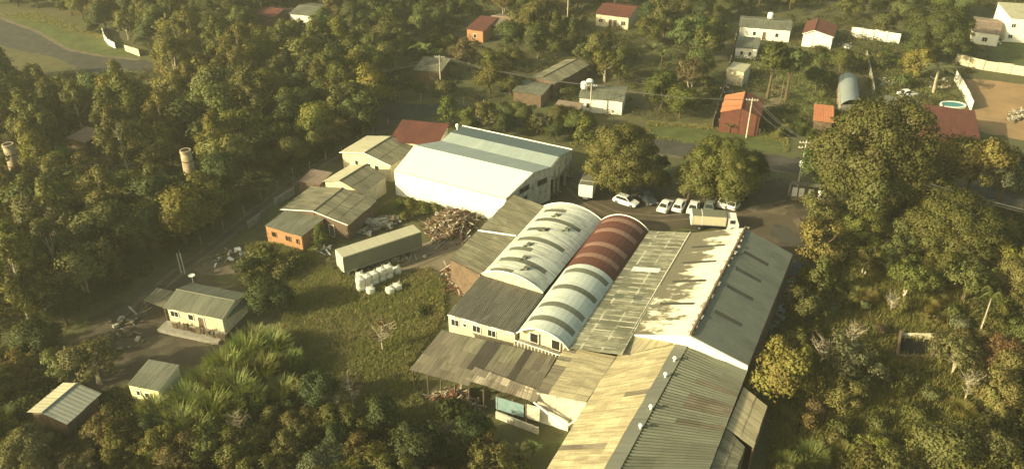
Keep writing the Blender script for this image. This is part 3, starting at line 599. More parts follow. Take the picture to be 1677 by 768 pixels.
p = P(315, 457, 3.3); MB().lathe([(.02, 0), (.3, .08), (.45, .22)], p + (0, 0, .4), 12).tube([p + (0, 0, -.6), p + (0, 0, .4)], .04, 5).build('satellite_dish', M['white_trim'], t)
MB().box((c_[0] + c_[1]) / 2 * (1, 1, 0) + (0, 0, .25) + unit(c_[0] - c_[3]) * 1.2, (9, 2.0, .5), math.atan2((c_[1] - c_[0])[1], (c_[1] - c_[0])[0])).build('porch_floor', M['concrete'], t)
a, b, c, d = P(257, 471, 2.6), P(290, 478, 2.7), P(266, 503, 2.45), P(234, 492, 2.3)
slope(t, a, b, c, d, 3, 2, M['tan_green'], name='porch_sheet')
for q in (d, c, a): MB().box((q[0] + .15, q[1] + .1, 1.15), (.12, .12, 2.3)).build('porch_post', M['wood'], t)
a, b, c, d = P(384, 498, 2.5), P(402, 484, 2.5), P(404, 500, 2.2), P(370, 524, 2.2); slope(t, a, b, c, d, 2, 2, M['grey_roof'], name='porch_sheet')
H('yellow_hut', 'small hut with grey roof and bright yellow wall with two dark windows', (208, 630), (260, 640), (298, 602), 2.9, 3.3, 'grey_roof', 'yellow_wall', 'mono', cat='hut', over=.15, sheet=(1.2, 2.4), win=((.28, .5, 1.6, 2.3), (.58, .7, 1.5, 2.2)))
H('metal_roofed_hut', 'hut with pale metal gable roof and dark wall among brown trees', (45, 675), (108, 694), (153, 640), 2.6, 3.2, 'cream_roof', 'brown_wall', 'across', cat='hut', frac=.42, roof2='cream_dull', sheet=(2.4, 3.0), waves=5)
F = 'far_house'
H(F, 'long grey roofed house with white walls at the top right', (1210, 44), (1297, 51), (1299, 33), 3.0, 3.7, 'grey_roof', 'white_wall', 'along', win=((.3, .8, 1, 2), (.75, .8, 1, 2)), doors=((.5, .9, 2.1),))
H(F, 'small grey roofed annexe with white walls below the long grey roofed house', (1203, 78), (1242, 82), (1244, 66), 2.6, 3.1, 'grey_roof', 'white_wall', 'mono', win=((.3, .7, .9, 1.8), (.7, .7, .9, 1.8)))
H(F, 'house with brown red roof, white barge boards and white gable wall', (1314, 56), (1366, 62), (1374, 42), 3.1, 4.2, 'red_roof', 'white_wall', 'across', trim='white_trim', roof2='red_roof', frac=.35)
H('far_hut', 'tiny cream hut with flat pale roof above the orange roofed house', (1190, 114), (1219, 119), (1228, 107), 3.3, 3.5, 'cream_roof', 'cream_wall', 'mono', cat='hut', over=.1)
H(F, 'red walled house with a bright orange left roof slope', (1180, 184), (1246, 192), (1249, 163), 4.0, 5.2, 'orange_roof', 'red_wall', 'across', roof2='red_roof', frac=.5, over=.15, sheet=(1.0, 2.4))
H(F, 'grey flat roofed house with cream wall above the huge tree', (1447, 186), (1504, 194), (1516, 168), 3.0, 3.4, 'grey_roof', 'cream_wall', 'mono')
H('red_roofed_barn', 'wide dark red roof in shade beside the sand lot', (1516, 222), (1608, 234), (1612, 190), 3.6, 4.4, 'red_roof', 'red_wall', 'mono', cat='barn', sheet=(1.1, 2.4))
H('far_hut', 'small orange roof peeking out left of the huge tree', (1332, 198), (1366, 202), (1368, 178), 2.7, 3.2, 'orange_roof', 'brown_wall', 'mono', cat='hut')
H(F, 'house with faded pinkish roof near the top right corner', (1592, 52), (1640, 58), (1648, 34), 3.0, 4.0, 'pink_roof', 'white_wall', 'along', win=((.5, 1.2, .8, 1.9),))
H(F, 'tall plain white building cut by the right edge of the top corner', (1655, 30), (1720, 34), (1730, 12), 6.0, 6.4, 'cream_roof', 'white_wall', 'mono', win=((.12, 1.0, 3.6, 4.6), (.12, 1., .9, 1.9)))
H(F, 'red tiled house with cream porch columns at the top edge', (974, 23), (1031, 30), (1044, 10), 3.2, 4.3, 'red_roof', 'cream_wall', 'along', win=((.15, 1., 1, 2), (.85, 1.2, .9, 2.1)), doors=((.45, 1., 2.2), (.6, 1, 2.2)))
H(F, 'small house with bright red tiled roof and pinkish wall at the top', (762, 48), (792, 52), (796, 33), 3.0, 4.0, 'red_roof', 'brick_wall', 'mono', win=((.5, .8, 1, 2),))
H(F, 'brown tiled roof right of the small red one', (793, 41), (828, 45), (833, 25), 3.0, 3.9, 'pink_roof', 'brown_wall', 'along', win=((.6, 1.2, .8, 2),))
H(F, 'grey roofed house with a white wall at the top left of centre', (472, 23), (510, 27), (521, 7), 3.0, 3.8, 'grey_roof', 'white_wall', 'along')
H(F, 'brick red roof among trees at the top left', (416, 24), (449, 29), (456, 12), 3.0, 3.9, 'red_roof', 'brown_wall', 'along')
H(F, 'brown roof half hidden by trees left of the small clearing', (366, 62), (416, 70), (424, 52), 3., 3.6, 'pink_roof', 'brown_wall', 'along')
H(F, 'stepped mossy grey roofs near the power poles', (868, 128), (908, 138), (936, 100), 3.2, 4., 'tan_green', 'brown_wall', 'across')
H(F, 'flat dark grey roof below the stepped mossy roofs', (838, 150), (888, 157), (893, 138), 2.8, 3.0, 'grey_roof', 'brown_wall', 'mono')
t, c_ = H(F, 'grey green roofed house with white front wall behind the power cables', (947, 161), (1022, 167), (1028, 143), 3.0, 3.6, 'grey_roof', 'white_wall', 'along', win=((.2, .8, 1, 2),))
H('far_hut', 'dark shack with pale posts in the trees beyond the white shed', (902, 182), (945, 188), (955, 172), 2.6, 3., 'pink_roof', 'brown_wall', 'mono', cat='shack')
H('far_hut', 'long mossy roof among bushes above the row of trunks', (676, 115), (722, 119), (732, 100), 2.8, 3.4, 'tan_green', 'brown_wall', 'mono', cat='shack')
H('ruined_shack', 'collapsed brownish shack in the clearing of the left wood', (108, 226), (140, 234), (158, 214), 2.2, 2.6, 'pink_roof', 'brown_wall', 'mono', cat='shack')
H('ruined_shack', 'dark little shack deep in the left wood', (34, 335), (70, 343), (80, 322), 2.2, 2.5, 'slab', 'brown_wall', 'mono', cat='shack')
# arched canopy
A, B, A2, B2 = P(1375, 125, 3.0), P(1403, 127, 3.0), P(1377, 172, 3.0), P(1408, 170, 3.0)
t = thing('arched_canopy', 'long narrow blue grey arched canopy in a back garden', 'canopy', xy((A + B2) / 2, 0)); foot(A, B, B2, A2)
barrel(t, A, B, A2, B2, .9, 9, M['blue_roof'], splits=(0, .5, 1)); wall(t, [A2, B2], [2.9, 2.9], 0, M['concrete']); wall(t, [A, A2], [2.9, 2.9], 0, M['concrete']); wall(t, [B, B2], [2.9, 2.9], 0, M['concrete'])
# water tanks
for q, lb in (((957, 140), 'left white water tank on a stand behind the grey green roofed house'), ((966, 136), 'right taller white water tank on a stand behind the grey green roofed house'), ((1262, 26), 'white water tank on the ridge of the long grey roofed house')):
    p = P(*q, 4.6); t = thing('water_tank', lb, 'water tank', xy(p, 0), 'white water tanks')
    MB().lathe([(.7, -.6), (.75, .5), (.5, .75), (.2, .85)], p, 12).build('tank', M['white_trim'], t)
    m = MB(); [m.box((p[0] + sx * .5, p[1] + sy * .5, 2.0), (.14, .14, 4.0)) for sx in (-1, 1) for sy in (-1, 1)]; m.build('stand', M['concrete'], t)

# ------------------------------------------------------------------ boundary walls and fences
def bwall(name, label, px, h, mat, th=.18, cat='wall', bay=3.):
    pts = [P(*q) for q in px]; t = thing(name, label, cat, pts[0])
    for i in range(len(pts) - 1):
        a, b = pts[i], pts[i + 1]; L = np.linalg.norm(b - a); k = max(1, int(round(L / bay)))
        for s_ in range(k):
            p, q = a + (b - a) * (s_ + .04) / k, a + (b - a) * (s_ + .96) / k; hh = h * random.uniform(.94, 1.04)
            wall(t, [p, q], [hh, hh], 0, M[mat], th, 'wall_panel')
            c = a + (b - a) * s_ / k; MB().box((c[0], c[1], h * .53), (.22, .22, h * 1.06), math.atan2((b - a)[1], (b - a)[0])).build('post', M['concrete'], t)
bwall('boundary_wall', 'long cream wall along the far side of the sand lot', [(1563, 104), (1610, 115), (1700, 128)], 2.2, 'cream_wall')
bwall('boundary_wall', 'cream wall down the left side of the sand lot', [(1563, 132), (1575, 152), (1590, 182)], 2.2, 'white_wall')
bwall('boundary_wall', 'white wall with posts beside the garden in the top right', [(1392, 62), (1430, 66), (1473, 72)], 2.6, 'white_wall', bay=3.4)
bwall('boundary_wall', 'broken white wall curving along the bend of the top left road', [(169, 56), (172, 66), (178, 74), (190, 80)], 1.5, 'white_wall', bay=2.4)
bwall('boundary_wall', 'short cream wall piece farther right along the bend', [(206, 84), (220, 89), (230, 93)], 1.6, 'cream_wall', bay=2.4)
bwall('concrete_fence', 'pale concrete fence panel beside the track near the wide low house', [(408, 374), (428, 360)], 1.3, 'concrete', cat='fence')
bwall('concrete_fence', 'pale concrete fence between track and little lean to', [(452, 337), (484, 318)], 1.3, 'concrete', cat='fence')
bwall('boundary_wall', 'narrow dark wall down the plot edge left of the cream hut', [(1206, 60), (1196, 105), (1182, 160), (1166, 212)], 1.8, 'brown_wall', bay=4.)
bwall('boundary_wall', 'low pale wall between the two back gardens', [(1418, 95), (1424, 125), (1430, 155)], 1.6, 'concrete', bay=3.)
bwall('boundary_wall', 'low cream front wall of the red walled house', [(1176, 205), (1245, 222)], 1.3, 'cream_wall', bay=3.)
def posts(label, px, step, h, name='post_fence'):
    pts = [P(*q) for q in px]; t = thing(name, label, 'fence', pts[0])
    for i in range(len(pts) - 1):
        a, b = pts[i], pts[i + 1]; k = max(1, int(np.linalg.norm(b - a) / step))
        for s_ in range(k):
            p = a + (b - a) * s_ / k; hh = h * random.uniform(.85, 1.1)
            MB().box((p[0], p[1], hh / 2), (.12, .12, hh), random.random()).build('post', M['concrete'], t)
        m = MB(); [m.tube([a + (0, 0, z), b + (0, 0, z)], .015, 3) for z in (h * .4, h * .85)]; m.build('wire', M['cable'], t)
posts('pale post and wire fence along the wood side of the dirt track', [(636, 205), (560, 250), (480, 290), (400, 350), (330, 400), (260, 450)], 3.6, 1.5)
posts('post and wire fence along the street verge', [(655, 165), (760, 172), (860, 190), (950, 205)], 4., 1.9)
posts('short row of garden posts by the pale footpath', [(1222, 142), (1248, 150)], 2.6, 1.5)
posts('post and wire fence behind the street near the meter cabin', [(1215, 290), (1300, 300)], 2.2, 1.5)
posts('white garden posts at the top edge', [(1372, 6), (1440, 8)], 2.6, 1.8)
# rough wood palings in front of the long house
t = thing('paling_fence', 'crooked grey timber palings in front of the long low house', 'fence', P(290, 540))
a, b = P(286, 540), P(372, 562)
for k in range(34):
    p = a + (b - a) * k / 34; hh = random.uniform(.8, 1.7); MB().box((p[0], p[1] + random.uniform(-.2, .2), hh / 2), (.22, .05, hh), random.uniform(-.2, .4), random.uniform(-.12, .12)).build('paling', M['wood'], t)

# ------------------------------------------------------------------ chimneys
for q, base, r, h, lb in (((303, 246), None, .85, 8.5, 'tall brick kiln chimney sunlit on its left among the eucalyptus trees'), ((12, 236), None, .85, 8.5, 'brick kiln chimney near the left edge of the wood'), ((449, 222), None, .7, 5.0, 'short pale kiln chimney top poking out of the wood')):
    p = P(*q, h); t = thing('chimney', lb, 'chimney', xy(p, 0), 'kiln chimneys in the wood'); c = xy(p, 0)
    MB().lathe([(r * 1.35, 0), (r * 1.15, h * .5), (r, h - .5)], c, 20).build('stack', M['chimney_brick'], t, smooth=True)
    MB().lathe([(r * .99, h - .5), (r * 1.06, h - .45), (r * 1.06, h), (r * .8, h), (r * .75, h - .5)], c, 20).build('rim', M['chimney_brick'], t)
    MB().lathe([(r * .77, h - .02), (r * .77, h - .01)], c, 20).build('flue_opening', M['dark'], t)
    m = MB()
    for z in (h * .3, h * .55, h * .78): rr = r * (1.35 - .35 * z / h) + .03; m.lathe([(rr - .05, z), (rr, z + .01), (rr, z + .14), (rr - .05, z + .15)], c, 20)
    m.build('band', M['rust'], t)

# ------------------------------------------------------------------ trailer
def wheel(parent, c, ax, r=.5, w_=.3, name='wheel'):
    d = np.array([-math.sin(ax), math.cos(ax), 0]); c = np.asarray(c, float)
    o = MB().tube([c - d * w_ / 2, c - d * w_ * .4, c + d * w_ * .4, c + d * w_ / 2], [r * .9, r, r, r * .9], 14).build(name, M['rubber'], parent)
    MB().tube([c - d * (w_ / 2 + .02), c + d * (w_ / 2 + .02)], r * .52, 8).build('rim', M['grey_metal'], o)
def oriented(c, ax):
    ca, sa = math.cos(ax), math.sin(ax)
    return lambda x, y, z: np.array([c[0] + ca * x - sa * y, c[1] + sa * x + ca * y, z])
def box_thing(parent, T, ax, x0, x1, y0, y1, z0, z1, mat, name): return MB().box(T((x0 + x1) / 2, (y0 + y1) / 2, (z0 + z1) / 2), (x1 - x0, y1 - y0, z1 - z0), ax).build(name, mat, parent)
A = P(561, 421, 3.9); B = P(690, 379, 3.9); ax = math.atan2((B - A)[1], (B - A)[0]); L = float(np.linalg.norm(B - A)); n = np.array([-math.sin(ax), math.cos(ax), 0])
c = xy((A + B) / 2 + n * 1.25, 0); T = oriented(c, ax); foot(A, B, B + n * 2.5, A + n * 2.5)
t = thing('semi_trailer', 'long box trailer with painted shaded side and lit top, parked on the grass', 'trailer', c)
h = L / 2
def uvbox(name, p, uvs, mat, parent): mk(name, p, [(0, 1, 2, 3)], mat, parent, uv=uvs)
box_thing(t, T, ax, -h, h, -1.25, 1.25, 1.25, 3.84, M['box_shade_truck_grey'], 'box_body')
for k in range(12):
    x0, x1 = -h + k * L / 12, -h + (k + 1) * L / 12 - .03
    box_thing(t, T, ax, x0, x1, -1.22, 1.22, 3.845, 3.87, M['box_top_half_lit'], 'roof_panel')
    box_thing(t, T, ax, x0 + .02, x1, -1.285, -1.255, 1.5, 3.7, M['box_shade_truck_grey'], 'side_panel')
box_thing(t, T, ax, -h, h, -1.30, -1.262, 3.72, 3.9, M['box_top_half_lit'], 'top_rail'); box_thing(t, T, ax, -h, h, -1.30, -1.262, 1.2, 1.48, M['grey_metal'], 'bottom_rail')
box_thing(t, T, ax, -h - .04, -h - .005, -1.24, -.02, 1.3, 3.8, M['box_end_lit'], 'door'); box_thing(t, T, ax, -h - .04, -h - .005, .02, 1.24, 1.3, 3.8, M['box_end_lit'], 'door')
for y_ in (-.9, -.35, .35, .9): box_thing(t, T, ax, -h - .08, -h - .045, y_ - .02, y_ + .02, 1.4, 3.7, M['grey_metal'], 'lock_rod')
box_thing(t, T, ax, -h, h, -.5, .5, .95, 1.24, M['grey_metal'], 'chassis')
for x_ in (-h + 1.2, -h + 2.4, -h + 3.6):
    for y_ in (-1.0, 1.0): wheel(t, T(x_, y_, .5), ax)
for y_ in (-.8, .8): box_thing(t, T, ax, h - 3, h - 2.85, y_ - .08, y_ + .08, 0, .95, M['grey_metal'], 'landing_leg')

# ------------------------------------------------------------------ bulk bags
bag_me = None
def bag(q, z, label, s=1.0):
    global bag_me
    p = P(*q, z + .55); t = thing('bulk_bag', label, 'bulk bag', xy(p, z), 'white bulk bags stacked beside the trailer')
    rz = ax + random.uniform(-.12, .12); a_ = .56
    prof = [(.9, 0), (.98, .08), (1.03, .45), (.99, .92), (.9, 1.02), (.3, 1.05)]; V = []; Fc = []; k = 16
    for r, zz in prof:
        for j in range(k):
            th = 2 * math.pi * j / k + rz; e = (abs(math.cos(th - rz)) ** 5 + abs(math.sin(th - rz)) ** 5) ** (-1 / 5); V.append((p[0] + a_ * r * e * math.cos(th), p[1] + a_ * r * e * math.sin(th), z + zz * s))
    for i in range(len(prof) - 1):
        for j in range(k): Fc.append((i * k + j, i * k + (j + 1) % k, (i + 1) * k + (j + 1) % k, (i + 1) * k + j))
    Fc.append([(len(prof) - 1) * k + j for j in range(k)]); mk('sack', V, Fc, M['bag'], t, smooth=True)
    for j in range(4):
        th = rz + math.pi / 4 + j * math.pi / 2; r_ = .62; b = np.array([p[0] + r_ * math.cos(th), p[1] + r_ * math.sin(th), z + .98])
        e = np.array([math.cos(th + 1.57), math.sin(th + 1.57), 0]) * .12
        MB().tube([b - e, b - e * .6 + (0, 0, .2), b + e * .6 + (0, 0, .2), b + e], .025, 3).build('lifting_loop', M['bag'], t)
    MB().lathe([(.14, 0), (.12, .05), (.07, .09)], (p[0], p[1], z + 1.04), 8).build('spout', M['bag'], t)
ordn = ['leftmost', 'second', 'third', 'fourth', 'fifth']
for k, q in enumerate(((591, 471), (602, 466), (613.5, 461), (625.5, 455), (637, 450.5))):
    bag(q, 0, f'{ordn[k]} bulk bag from the left in the lower layer of the double stack')
    bag((q[0] - 1.2, q[1] - 10.5), 1.08, f'{ordn[k]} bulk bag from the left in the upper layer of the double stack')
bag((650, 443), 0, 'single bulk bag at the right end of the double stack')
bag((607, 476), 0, 'lone bulk bag in front of the double stack on the grass')
bag((639, 476), 0, 'left bulk bag of the separate pair on the grass'); bag((651, 470), 0, 'right bulk bag of the separate pair on the grass')
bag((590, 452), 0, 'bulk bag half hidden behind the left end of the stack')

# ------------------------------------------------------------------ cars and trucks
def car(q, ang, paint, label, hatch=False):
    p = P(*q); t = thing('parked_car', label, 'car', p, 'cars parked behind the sheds'); T = oriented(p, ang); rr = M[paint]
    st = [(-2.1, .72, .45, .78), (-1.95, .82, .28, .92), (-1.2, .86, .22, .95), (0, .87, .22, .93), (1.1, .86, .22, .88), (1.8, .80, .26, .76), (2.08, .66, .42, .66)]
    V = []; Fc = []
    for x, hw, z0, z1 in st: V += [T(x, -hw, z0), T(x, -hw * 1.02, (z0 + z1) / 2), T(x, -hw * .9, z1), T(x, hw * .9, z1), T(x, hw * 1.02, (z0 + z1) / 2), T(x, hw, z0)]
    for i in range(len(st) - 1):
        for j in range(6): Fc.append((i * 6 + j, i * 6 + (j + 1) % 6, (i + 1) * 6 + (j + 1) % 6, (i + 1) * 6 + j))
    Fc += [list(range(6))[::-1], [(len(st) - 1) * 6 + j for j in range(6)]]
    mk('body', V, Fc, rr, t, smooth=False)
    xb = -1.95 if hatch else -1.45; xr = -1.45 if hatch else -.85
    b = [T(xb, -.74, .92), T(1.05, -.74, .88), T(1.05, .74, .88), T(xb, .74, .92)]; tp = [T(xr, -.58, 1.42), T(.25, -.58, 1.42), T(.25, .58, 1.42), T(xr, .58, 1.42)]
    MB().prism(b, tp).build('cabin', rr, t)
    MB().box(T((xr + .25) / 2, 0, 1.435), (.25 - xr, 1.12, .05), ang).build('roof', rr, t)
    def quad(i, j, nm, off):
        a, b_, c_, d = b[i], b[j], tp[j], tp[i]; cen = (a + b_ + c_ + d) / 4; n_ = unit(np.cross(b_ - a, d - a)); n_ = n_ if n_ @ (cen - T(-.3, 0, 1.0)) > 0 else -n_
        ring = [cen + (v - cen) * np.array([.86, .86, .80]) + n_ * .012 for v in (a, b_, c_, d)]; MB().prism(ring, [v + n_ * .012 for v in ring]).build(nm, M['glass'], t)
    quad(0, 1, 'side_window', 0); quad(2, 3, 'side_window', 0); quad(1, 2, 'windscreen', 0); quad(3, 0, 'rear_window', 0)
    for x in (-1.3, 1.3):
        for y in (-.78, .78): wheel(t, T(x, y, .31), ang, .31, .2)
    for y in (-.6, .6):
        MB().box(T(2.04, y * .95, .62), (.08, .3, .14), ang).build('headlight', M['lamp_clear'], t); MB().box(T(-2.08, y, .72), (.06, .26, .14), ang).build('tail_light', M['lamp_red'], t)
car((1025, 334), R(-35), 'paint_white', 'white estate car parked alone left of the small tree', True)
car((1061, 330), R(-70), 'paint_dark', 'dark car half under the tree right of the lone white estate')
car((1089, 342), R(62), 'paint_white', 'white saloon, first of the row right of the small tree')
car((1112, 341), R(66), 'paint_white', 'white hatchback, second of the row beyond the box truck', True)
car((1135, 344), R(70), 'paint_white', 'white car under the tree behind the long box truck, third of the row')
car((1161, 343), R(72), 'paint_green', 'grey green car with pale bonnet behind the long box truck')
car((1186, 335), R(60), 'paint_white', 'white car deep in tree shade right of the grey green one')
car((1203, 338), R(55), 'paint_white', 'small white car at the right end of the row', True)
car((1212, 329), R(58), 'paint_dark', 'dark car behind the small white one at the right end')
car((1485, 158), R(10), 'paint_white', 'pale car parked behind the grey flat roofed house')
car((1303, 447), R(64), 'paint_blue', 'dark blue car beside the grey slope of the widest shed')
car((897, 322), R(30), 'paint_dark', 'dark vehicle under the gallery at the end of the white shed')
def truck(q, ang, Lb, label, wb=2.3, side='paint_beige', hb=3.3, top='box_shade_truck_grey'):
    p = P(*q); t = thing('box_truck', label, 'truck', p); T = oriented(p, ang); foot(T(-Lb / 2, -1.2, 0), T(Lb / 2 + 2, -1.2, 0), T(Lb / 2 + 2, 1.2, 0), T(-Lb / 2, 1.2, 0))
    box_thing(t, T, ang, -Lb / 2, Lb / 2, -wb / 2, wb / 2, 1.0, hb, M[side], 'cargo_box'); box_thing(t, T, ang, -Lb / 2 + .05, Lb / 2 - .05, -wb / 2 + .05, wb / 2 - .05, hb + .003, hb + .04, M[top], 'box_roof')
    for x in (-Lb / 2 + .06, Lb / 2 - .06, -Lb / 2 + 1.6): box_thing(t, T, ang, x - .05, x + .05, -wb / 2 - .03, wb / 2 + .03, 1.0, hb + .05, M['white_trim'] if x < 0 else M['brown_wall'], 'box_post')
    box_thing(t, T, ang, -Lb / 2 + .1, Lb / 2 - .1, -wb / 2 - .02, -wb / 2 + .0, 1.0, 1.15, M['grey_metal'], 'side_rail')
    for y in (-.58, .58): box_thing(t, T, ang, -Lb / 2 - .04, -Lb / 2 - .003, y - .54, y + .54, 1.05, hb - .05, M['white_trim'], 'rear_door')
    box_thing(t, T, ang, -Lb / 2, Lb / 2 + 1.2, -.45, .45, .65, .97, M['grey_metal'], 'chassis')
    x0 = Lb / 2 + .15; pr = lambda y: [T(x0, y, .55), T(x0 + 1.75, y, .55), T(x0 + 1.75, y, 1.45), T(x0 + 1.35, y, 2.35), T(x0, y, 2.4)]
    MB().prism(pr(-1.05), pr(1.05)).build('cab', M['paint_white'], t)
    a = [T(x0 + 1.75, -.9, 1.5), T(x0 + 1.75, .9, 1.5), T(x0 + 1.38, .85, 2.28), T(x0 + 1.38, -.85, 2.28)]; MB().prism(a, [v + (T(.03, 0, 0) - T(0, 0, 0)) for v in a]).build('windscreen', M['glass'], t)
    for y in (-1.065, 1.065): MB().box(T(x0 + .75, y, 1.85), (.8, .03, .6), ang).build('side_window', M['glass'], t)
    for x in (-Lb / 2 + 1.3, x0 + .9):
        for y in (-.95, .95): wheel(t, T(x, y, .45), ang, .45, .28)
    for y in (-.8, .8): MB().box(T(x0 + 1.77, y, .85), (.06, .3, .2), ang).build('headlight', M['lamp_clear'], t)
truck((1158, 373), R(-7), 5.3, 'long box truck with cream side and grey roof parked behind the cream slope', hb=2.6)
truck((962, 322), R(75), 4.2, 'small truck showing its white box doors, nose under the street tree', side='paint_white', hb=3.1, top='grey_roof')

# ------------------------------------------------------------------ scrap heaps, yard items
def heap(name, label, area, n_, hmax, mats, size=(.3, 1.6), kind='stuff', planks=.4):
    pts = [P(*q)[:2] for q in area]; cen = np.mean(pts, 0); rad = max(np.linalg.norm(p - cen) for p in pts); out = [MB() for _ in mats]
    for _ in range(n_):
        while True:
            w_ = rng.dirichlet([1.] * len(pts)); p = sum(a * b for a, b in zip(w_, pts))
            break
        d_ = np.linalg.norm(p - cen) / rad; z = hmax * max(.05, 1 - d_ * 1.1) * random.uniform(.2, 1)
        m = random.choice(out)
        if random.random() < planks: m.box((p[0], p[1], z + .1), (random.uniform(.8, 2.6), random.uniform(.08, .25), .07), random.uniform(0, 6.3), random.uniform(-.6, .6))
        else: s_ = random.uniform(*size); m.box((p[0], p[1], z + .1), (s_, s_ * random.uniform(.4, 1), s_ * random.uniform(.2, .6)), random.uniform(0, 6.3), random.uniform(-.5, .5))
    V = []; Fc = []; idx = []
    for k, m in enumerate(out):
        o_ = len(V); V += m.V; Fc += [[i + o_ for i in f] for f in m.F]; idx += [k] * len(m.F)
    o = mk(name, V, Fc, M[mats[0]], loc=(cen[0], cen[1], 0))
    for mm in mats[1:]: o.data.materials.append(M[mm])
    o.data.polygons.foreach_set('material_index', idx); tag(o, label, 'scrap', kind=kind); return o
heap('scrap_heap', 'big heap of pale scrap, timber and rubble below the white shed wall', [(700, 360), (735, 342), (790, 345), (795, 372), (760, 400), (715, 402), (685, 375)], 900, 2.3, ['scrap', 'wood', 'rust', 'wood', 'scrap', 'scrap_pale'], (.15, .9))
heap('scrap_scatter', 'loose scrap spreading from the big heap towards the trailer', [(675, 350), (800, 345), (800, 375), (740, 430), (700, 400), (680, 370)], 260, .4, ['scrap', 'wood', 'rust', 'scrap_pale'], (.2, .8))
heap('scrap_heap', 'tangle of broken timber beside the mossy lean to', [(722, 440), (745, 432), (775, 455), (760, 490), (738, 485)], 260, 1.8, ['scrap', 'wood', 'rust', 'scrap_pale'], (.2, .7), planks=.7)
heap('scrap_heap', 'row of grey scrap panels between the wide low house and the trailer', [(570, 390), (600, 370), (640, 355), (680, 350), (670, 365), (610, 392)], 160, .9, ['scrap_pale', 'grey_metal', 'wood'], (.4, 1.3))
heap('scrap_heap', 'scrap and rubbish inside and before the open shed', [(690, 645), (720, 640), (790, 655), (800, 672), (760, 680), (700, 655)], 300, 1.5, ['scrap', 'scrap_pale', 'rust', 'wood'], (.2, .8))
heap('rubbish_scatter', 'scattered pale rubbish along the trailer side', [(560, 455), (640, 432), (700, 420), (690, 412), (600, 436)], 60, .1, ['scrap_pale', 'scrap'], (.2, .6), planks=.2)
heap('rubbish_scatter', 'scattered junk in the dark bare yard', [(170, 520), (240, 490), (240, 560), (190, 590)], 40, .2, ['scrap_pale', 'scrap', 'wood'], (.2, .8), planks=.4)
heap('rubbish_scatter', 'dim junk beside the grey slope on the right flank', [(1300, 430), (1312, 440), (1262, 560), (1250, 550)], 90, .8, ['grey_metal', 'scrap', 'rust', 'blue_panel'], (.4, 1.4))
heap('rubble_row', 'pale rubble heaped by the sand lot', [(1645, 190), (1677, 180), (1690, 195), (1650, 205)], 140, 1., ['scrap_pale', 'scrap'], (.3, .9))
heap('firewood_pile', 'garden clutter and pots behind the grey flat roofed house', [(1520, 140), (1560, 140), (1550, 152), (1525, 158)], 50, .5, ['scrap_pale', 'wood'], (.2, .6), planks=.6)
for lb, ar, n_ in (('white garden things beside the tiny cream hut', [(1180, 140), (1202, 140), (1202, 160), (1180, 160)], 30), ('garden furniture and junk by the pale parked car', [(1430, 125), (1475, 128), (1470, 145), (1432, 142)], 40), ('clutter under the trees beside the pool lawn', [(1525, 120), (1560, 125), (1552, 150), (1520, 145)], 36),
                   ('odds and ends before the annexe of the long grey roofed house', [(1205, 90), (1245, 92), (1245, 98), (1205, 98)], 24), ('pale clutter in the garden below the red tiled house', [(940, 70), (1010, 75), (1000, 85), (945, 82)], 26), ('pale clutter right of the grey green roofed house', [(1035, 125), (1070, 130), (1065, 142), (1035, 140)], 22),
                   ('junk around the collapsed shack in the left wood', [(110, 190), (165, 195), (165, 235), (110, 235)], 40), ('garden clutter near the white gabled house', [(1370, 66), (1400, 72), (1395, 82), (1365, 78)], 26), ('clutter before the pinkish roofed house', [(1600, 62), (1650, 66), (1645, 74), (1600, 72)], 22), ('bits of timber by the brick hut corner', [(495, 395), (545, 400), (540, 420), (500, 415)], 26), ('old boards along the track fence', [(340, 420), (400, 400), (410, 415), (350, 440)], 22)):
    heap('rubbish_scatter', lb, ar, n_, .15, ['scrap_pale', 'white_trim', 'wood', 'grey_metal'], (.2, .9), planks=.35)
# white boat hull shaped tank in the yard
p = P(611, 363, .6); t = thing('white_tank', 'pale cylindrical tank lying on the grass behind the trailer', 'tank', xy(p, 0))
MB().tube([p + (-1.3, .1, 0), p + (-1.1, .08, 0), p + (1.1, -.1, 0), p + (1.35, -.12, 0)], [.35, .6, .6, .3], 12).build('shell', M['scrap_pale'], t)
MB().tube([p + (0, 0, .55), p + (0, 0, .75)], .2, 8).build('hatch', M['grey_metal'], t)
# meter cabin
t = thing('meter_cabin', 'open grey roofed cabin with white cabinets under the transformer pole', 'cabin', P(1320, 325))
a, b, c, d = P(1297, 296, 2.4), P(1352, 303, 2.4), P(1352, 309, 2.2), P(1294, 302, 2.2); slope(t, a, b, c, d, 4, 1, M['grey_roof'])
for q in (a, b, c, d): MB().box((q[0], q[1], 1.1), (.12, .12, 2.2)).build('post', M['concrete'], t)
for x in (1300, 1311, 1326, 1342): p = P(x, 322 + (x - 1300) * .13); MB().box((p[0], p[1], .8), (.75, .5, 1.6), -.1).build('cabinet', M['white_trim'], t)
MB().box(P(1322, 325) + (0, 0, .1), (5.5, 2, .2), -.12).build('floor_slab', M['pale_dirt'], t)
